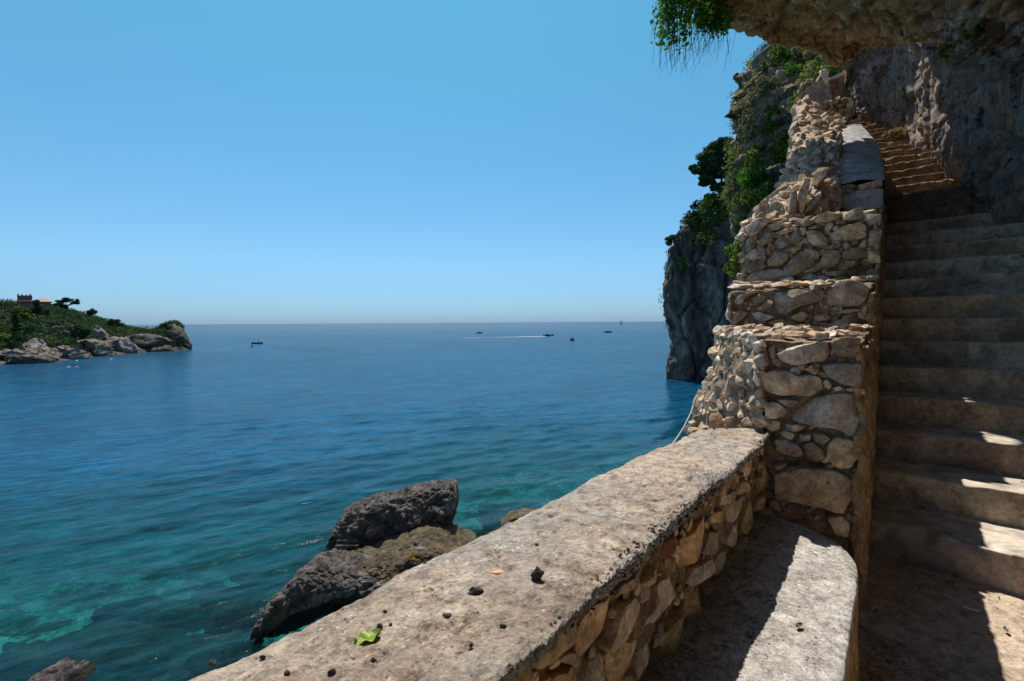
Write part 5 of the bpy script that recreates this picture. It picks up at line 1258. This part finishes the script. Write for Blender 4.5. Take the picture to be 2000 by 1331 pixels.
e = [P(1712, 262, 11.0), P(1700, 245, 11.4), P(1672, 215, 11.9), P(1663, 185, 12), P(1657, 158, 12), P(1650, 132, 11.9), P(1645, 115, 11.7), P(1642, 100, 11.5), P(1640, 85, 11.4), P(1640, 60, 11.6), P(1640, 20, 12), P(1660, -160, 12)]
ST.append(e)
ST.append([q+A(1.2, .9, 0) for q in e]); 
S = surf(ST, 560, 420)
Nn = normals(S); Nn = Nn*np.sign((Nn*(A(1.5, 3, 1)-S)).sum(-1)[200:420, 100:300].mean())
vpar = np.linspace(0, 1, 420)[None, :]*11
wallm = np.clip((4.6-vpar)/1.2, 0, 1)
q = S*A(1, 1, .45)*(wallm[..., None])+S*(1-wallm[..., None])
q = q+.25*v3(S, 1.1, 3, 210)
d1, d2, idv = worley(q*1.5, 220); e1, e2, idw = worley(q*4.2+.3, 230)
dsp = .03*fbm(q*11, 4, .65, 207, True)+.20*fbm(q*.75, 4, .5, 201)+.10*fbm(q*1.9, 5, .6, 202, True)+.10*(idv-.5)+.06*(idw-.5)-.13*np.exp(-(d2-d1)*10)-.06*np.exp(-(e2-e1)*9)+.045*fbm(q*5, 5, .62, 203)+.014*fbm(q*19, 3, .6, 206, True)
foot_fade = np.clip(vpar/1.2, .25, 1); lipf = 1-.45*np.exp(-((vpar-8)/.7)**2)
S = S+Nn*(dsp*foot_fade*lipf)[..., None]
OV, OVN = S[::3, 60:340:3].copy(), Nn[::3, 60:340:3]
och = np.clip((vpar-3.7)/1.4, 0, 1)*np.ones((560, 1))
tag(mk('rock_overhang', S, gridfaces(560, 420), M['overhang'], attrs={'ochre': och}), 'hollowed limestone rock wall and ceiling arching over the stairs', kind='structure')
# the hill above and behind, closing the space off
back = [[A(-6, -7, -2), A(-2, -9, 3), A(3, -6, 6)], [A(-1, -7, -2), A(2, -8, 3), A(5, -5, 6)]]
S = surf([[A(-4, -6.5, -2), A(-4, -7.5, 1), A(-4.5, -6, 4)], [A(0, -7.2, -2), A(0, -7.5, 1), A(0, -6.5, 4)], [A(4, -6, -2), A(4, -6, 1), A(4, -5, 5)]], 60, 40)
S = S+v3(S, .7, 4, 240)*.3
tag(mk('rock_behind', S, gridfaces(60, 40), M['overhang'], attrs={'ochre': np.full(2400, .3)}), 'rock closing the cave behind the viewpoint', kind='structure')

# ------------------------------------------------------------------ hanging plant from the lip
hp = empty('hanging_plant', tuple(P(1360, -10, 7.1)), 'trailing green caper-like plant hanging from the rock lip against the sky', 'plant')
rg = np.random.RandomState(77); parts = []; LP = []; LB = []
for k in range(120):
    px0 = rg.uniform(1295, 1425); d0 = 7.0+rg.uniform(-.25, .4)
    py0 = -45 if px0 < 1370 else (px0-1370)*.55+2
    ln = rg.uniform(40, 125)*(1.0 if px0 < 1360 else .75)
    px1 = px0+rg.uniform(-30, 12) - (8 if px0 > 1380 else 0)
    a = P(px0, py0, d0); b = P(px1, max(20, py0)+ln, d0+rg.uniform(-.1, .1)); m_ = (a+b)/2+A(-.06, -.05, .08)+rg.randn(3)*.02
    tt_ = np.linspace(0, 1, 9)[:, None]; C = a*(1-tt_)**2+2*m_*tt_*(1-tt_)+b*tt_**2
    C = C+rg.randn(9, 3)*.01
    parts.append(tube(C, np.linspace(.0045, .0018, 9), 4))
    cut_ = .78 if px0 < 1370 else .62
    if rg.rand() < .90:
        nl = int(ln*.62)
        w = rg.uniform(0, cut_, nl); i = np.clip((w*8).astype(int), 0, 7); fr_ = (w*8-i)[:, None]
        LP.append(C[i]*(1-fr_)+C[i+1]*fr_+rg.randn(nl, 3)*.03)
for k in range(34):     # bare twigs
    px0 = rg.uniform(1310, 1440); a = P(px0, rg.uniform(60, 100) if px0 < 1380 else rg.uniform(60, 85), 7.1); b = P(px0+rg.uniform(-45, 6), rg.uniform(105, 158), 7.1)
    m_ = (a+b)/2+rg.randn(3)*.02; tt_ = np.linspace(0, 1, 7)[:, None]; parts.append(tube(a*(1-tt_)**2+2*m_*tt_*(1-tt_)+b*tt_**2, np.linspace(.0026, .0012, 7), 3))
v, f = merge(parts); o = mk('stems', v, f, M['bark'], hp, centre=True)
LPc = np.concatenate(LP); v, f = leaves(LPc[::2], .052, rg, 1.1, None, .4); mk('foliage', v, f, M['vine'], hp, smooth=False, centre=True)
# small plants on the rock wall
for i, (px, py, d, r, lab) in enumerate([(1872, 78, 4.6, .13, 'dark green fern tuft under the ceiling on the right'), (1900, 55, 4.4, .10, 'small upper tuft on the rock ceiling'), (1775, 182, 7.2, .16, 'little dark bush growing on the rock wall above the stairs'), (1845, 95, 4.9, .10, 'lower leaf tuft in the ceiling crack')]):
    c_, _n = nearest(OV, OVN, px, py); c_ = c_-nrm(c_)*.05
    clump('rock_plant', c_, (r, r, r), M['vine'], lab, 160, .035, 400+i, 'plants growing on the rock wall')
clump('stair_weed', P(1748, 262, 9.6), (.30, .22, .10), M['straw'], 'yellow green weeds at the edge of the upper stairs', 260, .05, 420, None, 'plant')
clump('wall_tuft', P(1538, 432, 4.5), (.05, .04, .04), M['bush'], 'tiny green tuft on top of the stepped wall', 120, .016, 421, None, 'plant')
for i, (px, py) in enumerate([(1442, 485), (1440, 508), (1436, 530)]):
    clump('wall_creeper', P(px, py, 4.6), (.07, .05, .07), M['bright'], ['upper bright creeper sprig at the left edge of the wall', 'middle bright creeper sprig at the left edge of the wall', 'lower bright creeper sprig at the left edge of the wall'][i], 150, .022, 430+i, 'creeper sprigs on the wall edge', 'plant')

# ------------------------------------------------------------------ small things
pts = [P(1412, 700, 3.0), P(1398, 738, 2.95), P(1378, 765, 2.9), P(1362, 775, 2.85), P(1352, 800, 2.8), P(1338, 830, 2.6), P(1322, 856, 2.35), P(1303, 880, 2.1), P(1296, 890, 2.0)]
C = surf(np.array([pts, pts]), 2, 60)[0]; v, f = tube(C, .0042, 7)
tag(mk('cable', v, f, M['cable'], centre=True), 'thin grey cable hanging down the seaward side of the wall', 'cable')
bag = P(1535, 334, 6.0); v, f = rock_mesh(3, 5, .5, (1, 1, 1), 3)
tag(mk('plastic_bag', v*A(.07, .05, .03)+bag, f, M['white'], centre=True), 'crumpled white plastic caught beside the rubble slope', 'litter')
# green leaf
lc = on_top(718, 1249)
u, v_ = np.meshgrid(np.linspace(-1, 1, 15), np.linspace(-1, 1, 11), indexing='ij')
wd = (1-np.abs(u)**2.2)**.7*.55*(1+.12*np.sin(u*5)); lx = u*.022; ly = v_*wd*.026; lz = .004*np.abs(v_)+.003*u**2+.003*np.sin(u*6+v_*3)+.005*(v_ < 0)*u
a = R(28); Vx = lx*math.cos(a)-ly*math.sin(a); Vy = lx*math.sin(a)+ly*math.cos(a)
tag(mk('leaf', np.stack([Vx, Vy, lz+.0015], -1)+lc, gridfaces(15, 11), plain('fresh_leaf', (.24, .34, .04), .5, 0, 60), centre=True), 'fresh yellow green leaf lying on the parapet top', 'leaf')
DB = [(930, 1158, .016, .007, 'elongated black clump in the middle of the parapet top'), (1050, 1132, .013, .014, 'black knobbly clump standing upright on the parapet'), (740, 1228, .006, .007, 'small dark pellet touching the green leaf'),
      (763, 1222, .004, .003, 'tiny dark pellet right of the leaf'), (875, 1204, .008, .004, 'small flat dark spot clump in the centre front of the parapet'), (982, 1225, .006, .004, 'dark crumb toward the inner lip'), (416, 1300, .007, .006, 'round dark pellet near the bottom left of the parapet'),
      (513, 1287, .005, .005, 'small pellet at the seaward edge'), (752, 1197, .004, .004, 'tiny dark crumb above the leaf'), (648, 1317, .006, .006, 'dark pellet at the bottom of the frame'), (1047, 1065, .005, .004, 'dark bit near the farther part of the coping'),
      (920, 1262, .0035, .004, 'tiny crumb below the flat spot'), (730, 1292, .005, .004, 'dark speck below the leaf'), (560, 1318, .005, .005, 'pellet at lower left'), (830, 1100, .004, .003, 'crumb toward the sea edge')]
rg = np.random.RandomState(9)
for i, (px, py, r, h, lab) in enumerate(DB):
    c = on_top(px, py); v, f = rock_mesh(3, 600+i, .5, (1, 1, 1), 2)
    v = v*A(r, r*.62, h); v = v+v3(v*60, 1.3, 3, i)*r*.35
    if i == 1: v[:, 2] += np.clip(.5-np.hypot(v[:, 0], v[:, 1])/r, 0, 1)*.02
    tag(mk('dark_clump', v+c+A(0, 0, h*.4), f, M['dark'], centre=True), lab, 'clump', 'dark clumps on the parapet')
c = on_top(970, 1118); v, f = rock_mesh(2, 71, .4, (1, 1, 1), 3)
tag(mk('flat_pebble', v*A(.018, .010, .003)+c, f, M['orange'], centre=True), 'flat orange stone chip on the parapet top', 'pebble')
# paper scrap and pebbles on the floor
c = Pz(1898, 1190, -1.385); v, f = box(c, (.055, .011, .004), -.75)
tag(mk('paper_scrap', v, f, M['white'], smooth=False, centre=True), 'white paper scrap on the sunlit landing', 'litter')
PB = [(1869, 1141, .012, 'reddish pebble against the lowest riser'), (1883, 1150, .007, 'pale crumb beside the reddish pebble'), (1701, 1286, .02, 'tan pebble in the dirt at the bench foot'), (1765, 1165, .008, 'small brown pebble in the shade'), (1700, 1310, .014, 'brown pebble at the bottom edge by the bench'),
      (1812, 1290, .008, 'dark red pebble in the shaded floor'), (1975, 1182, .006, 'tiny light pebble at the riser on the right')]
for i, (px, py, r, lab) in enumerate(PB):
    c = Pz(px, py, -1.385); o = put('pebble', c, (r, r*.8, r*.6), (0, 0, i), None, M['orange'] if i in (0, 2) else M['stone'], rg); tag(o, lab, 'pebble', 'pebbles on the landing')
# leaf litter on the dirt
parts = []
for k in range(4200):
    s_ = rg.uniform(-.6, 2.0); w = abs(rg.randn())*.13+.0
    b = A(.62, .65)+tt*(s_+.35)+n2*(w-.0) if False else (inl(s_)+n2*(.40+w))
    z = -1.4+.05*math.exp(-w/.1)+.012+rg.rand()*.006
    v, f = leaves(A((b[0], b[1], z)), rg.uniform(.003, .012), rg, 1.6); v[:, 2] = z+(v[:, 2]-z)*.5; parts.append((v, f))
v, f = merge(parts); tag(mk('leaf_litter', v, f, M['litter'], smooth=False), 'brown litter and dirt along the foot of the bench', kind='stuff')
parts = []
for k in range(420):
    s_ = rg.uniform(-.4, 1.9); w = rg.uniform(0, .16)**1.2; b = inl(s_)+n2*(w-.0); z = BZ+.008
    v, f = leaves(A((b[0], b[1], z)), rg.uniform(.004, .012), rg, 1.8); v[:, 2] = z+(v[:, 2]-z)*.4; parts.append((v, f))
v, f = merge(parts); tag(mk('dry_debris', v, f, M['litter'], smooth=False), 'dry plant debris on the shaded part of the bench', kind='stuff')
parts = []
for k in range(500):
    p = A(rg.uniform(1.5, 3.4), rg.uniform(1.0, 2.8)); z = -1.392; r = rg.uniform(.0015, .005); v, f = ico(1); parts.append((v*r*(1+.3*rg.randn(3))+A(*p, z), f))
v, f = merge(parts); tag(mk('grit', v, f, M['stone'], smooth=False), 'fine grit scattered on the landing', kind='stuff')
parts = []
for k in range(1, 14):       # grit and leaf bits swept against the risers
    a, b, _ = NS[k-1]; a2, b2, _ = NS[k]
    for _ in range(60):
        w = rg.rand(); e = .35+.6*(1-rg.rand()**2*.9); p0_ = a*(1-w)+b*w; p1_ = a2*(1-w)+b2*w; p = p0_+(p1_-p0_)*e; z = zs(k)+.008
        if rg.rand() < .5: v, f = leaves(A((p[0], p[1], z)), rg.uniform(.006, .02), rg, 1.7); v[:, 2] = z+(v[:, 2]-z)*.35; parts.append((v, f))
        else:
            v, f = leaves(A((p[0], p[1], z)), rg.uniform(.004, .010), rg, 1.0); parts.append((v, f))
v, f = merge(parts); tag(mk('step_litter', v, f, M['litter'], smooth=False), 'grit and dry leaf bits lying on the treads', kind='stuff')
v, f = tube(surf(np.array([[Pz(1692, 1202, -1.33), Pz(1700, 1195, -1.33), Pz(1706, 1185, -1.33), Pz(1712, 1172, -1.32)]]*2), 2, 12)[0], .003, 5)
tag(mk('twig', v, f, M['orange'], centre=True), 'curled pale twig in the dirt by the wall foot', 'twig')

DLV = [(1372, 1232, BZ, 'curled pale dry leaf on the shaded bench'), (1395, 1222, BZ, 'second curled dry leaf beside the pale one'), (1398, 1282, BZ, 'small tan dry leaf nearer the bottom of the bench'), (1440, 1180, BZ, 'brown dry leaf near the shadow edge on the bench'),
       (1560, 1225, BZ, 'dark dry leaf in the sunlit part of the bench'), (1760, 1262, -1.395, 'reddish dry leaf on the shaded landing'), (1735, 1296, -1.395, 'brown leaf low on the shaded landing'), (1925, 1250, -1.395, 'small tan leaf on the sunlit landing'), (1965, 1232, -1.395, 'dry leaf bit near the right edge of the landing')]
for i, (px, py, z, lab) in enumerate(DLV):
    c = Pz(px, py, z+.008); a = i*1.7; lx = u*(.012+.003*(i % 3)); ly = v_*wd*.015; lz = .006*np.abs(v_)**1.5+.004*u**2
    tag(mk('dry_leaf', np.stack([lx*math.cos(a)-ly*math.sin(a), lx*math.sin(a)+ly*math.cos(a), lz], -1)+c, gridfaces(15, 11), M['orange'] if i in (0, 1, 2, 7) else M['litter'], centre=True), lab, 'leaf', 'dry leaves lying about')

# ------------------------------------------------------------------ boats
def hull(Lh, W, H, n=14):
    V = []
    for i in range(n):
        s_ = i/(n-1); w = W/2*(1-s_**3.2)**.8*(.82+.18*min(1, s_*4)); 
        if i == n-1: w = .02
        sheer = H*(1+.28*s_**2); x = (s_-.5)*Lh
        V += [(x, -w, sheer), (x-.06*Lh*s_*.5, -w*.75, 0), (x-.06*Lh*s_*.5, w*.75, 0), (x, w, sheer), (x, w*.9, sheer-.08*H), (x, -w*.9, sheer-.08*H)]
    f = gridfaces(n, 6, closed_v=True); e = np.array([(0, 1, 2, 3), (0, 3, 4, 5)])
    return A(*V), [np.concatenate([f, e])]
def boat(px, py, Lh, W, H, ang, mat, label, cabin=None, mast=0, people=0, canopy=False, parts_=True):
    c = Pz(px, py, SEA)
    c[2] = SEA-.12
    t = empty('boat', tuple(c), label, 'boat', 'boats on the bay')
    ca, sa = math.cos(ang), math.sin(ang)
    def tr(v): v = np.asarray(v, float); return np.stack([v[:, 0]*ca-v[:, 1]*sa, v[:, 0]*sa+v[:, 1]*ca, v[:, 2]], 1)+c
    v, f = hull(Lh, W, H); mk('hull', tr(v), f, mat, t, smooth=False, centre=True)
    if cabin:
        x, l, w, h, m2 = cabin; v, f = box((x, 0, H+h/2-.1), (l, w, h)); v[4:, 0] = v[4:, 0]*.8+x*.2; cb = mk('cabin', tr(v), f, M[m2], t, smooth=False, centre=True)
        v, f = box((x, 0, H+h*.62), (l*.92, w*1.02, h*.28)); mk('windscreen', tr(v), f, M['glass'], t, smooth=False, centre=True)
    if canopy:
        v, f = box((-.2*Lh*.3, 0, H+1.75), (Lh*.42, W*.8, .08)); mk('canopy', tr(v), f, M['navy'], t, smooth=False, centre=True)
        for sx in (-1, 1):
            for sy in (-1, 1):
                v, f = tube([(-.06*Lh+sx*.19*Lh, sy*W*.36, H-.1), (-.06*Lh+sx*.19*Lh, sy*W*.36, H+1.75)], .035, 4); mk('canopy_pole', tr(v), f, M['metal'], t, centre=True)
    if mast:
        v, f = tube([(0, 0, H), (0, 0, mast)], .18, 5); mk('mast', tr(v), f, M['metal'], t, centre=True)
        v = A((-.3, 0, 1.5), (-Lh*.38, 0, 1.8), (-.3, 0, mast*.95), (-.3, .1, 1.5), (-Lh*.38, .1, 1.8), (-.3, .1, mast*.95))
        mk('sail', tr(v), [np.array([(0, 1, 4, 3), (1, 2, 5, 4), (2, 0, 3, 5)]), np.array([(0, 2, 1), (3, 4, 5)])], M['metal'], t, smooth=False, centre=True)
    v, f = box((-Lh*.48, 0, H*.8), (Lh*.06, W*.25, H*1.1)); mk('outboard_motor', tr(v), f, M['navy'], t, smooth=False, centre=True)
    return t
boat(503, 672, 6.6, 2.3, .9, 0, M['navy'], 'dark motor boat with a canopy, nearest of the boats left of centre', (1.4, 1.6, 1.5, .8, 'white'), canopy=True)
boat(492, 678.5, 2.4, 1.3, .5, .3, M['white'], 'small white tender beside the dark motor boat', (0, .9, .8, .7, 'navy'))
boat(936, 651.5, 7.5, 2.6, 1.1, 0, M['navy'], 'dark low boat left of the speedboat wake', (0, 2.4, 1.8, .7, 'navy'))
boat(1068, 657, 6.5, 2.4, 1.2, .1, M['navy'], 'speedboat at the head of the white wake', (0, 2, 1.6, .9, 'navy'))
boat(1077, 655.8, 4.8, 2, 1.0, .1, M['navy'], 'second small boat just ahead of the speedboat', None)
boat(1118, 665.5, 3.6, 1.8, .8, .6, M['navy'], 'tiny boat with a faint wake right of the speedboat', (0, 1.2, 1.2, 1.1, 'navy'))
boat(1188, 650, 8.5, 2.8, 1.3, 0, M['navy'], 'dark boat farthest right of the small motor boats', (-.4, 2.6, 1.8, .8, 'navy'))
boat(1214, 634.0, 16, 4.5, 2, 0, M['metal'], 'distant sailing boat on the horizon', None, 24)
boat(143, 718.5, 3.4, 1.3, .38, .12, M['white'], 'white dinghy moored off the headland boulders', (-.1, .8, .6, .28, 'navy'))
for i, (px, py, lab) in enumerate([(150, 706, 'white mooring buoy behind the dinghy'), (217, 703, 'small white buoy right of the dinghy')]):
    v, f = ico(2); tag(mk('buoy', v*A(.28, .28, .28)+Pz(px, py, SEA)+A(0, 0, .12), f, M['white'], centre=True), lab, 'buoy', 'mooring buoys')
def wake(px0, py0, px1, py1, w0, w1, s, label):
    a = Pz(px0, py0, SEA+.15); b = Pz(px1, py1, SEA+.15); n = 160
    u = np.linspace(0, 1, n)[:, None]; c = a*(1-u)+b*u; d = nrm((b-a)[:2]); q = A(-d[1], d[0], 0)
    w = (w0*(1-u)+w1*u)*(.5+.9*np.clip(fbm(c*.05, 4, .6, s)[:, None]+.45, 0, 1))
    V = np.stack([c-q*w, c-q*w*.3+A(0, 0, .12), c+q*w*.3+A(0, 0, .12), c+q*w], 1)
    keep = fbm(c[:-1]*.04, 3, .6, s+2) > (-.25-.0*u[:-1, 0]) 
    f = gridfaces(n, 4).reshape(n-1, 3, 4)[keep[:, ] | (u[:-1, 0] < .5)].reshape(-1, 4)
    tag(mk('wake', V, f, M['foam'], smooth=True), label, kind='stuff')
wake(1066, 657.3, 1008, 658.6, .9, .3, 3, 'white wake behind the speedboat')
wake(1008, 658.6, 905, 660.6, .18, .08, 5, 'thin tail of the speedboat wake')
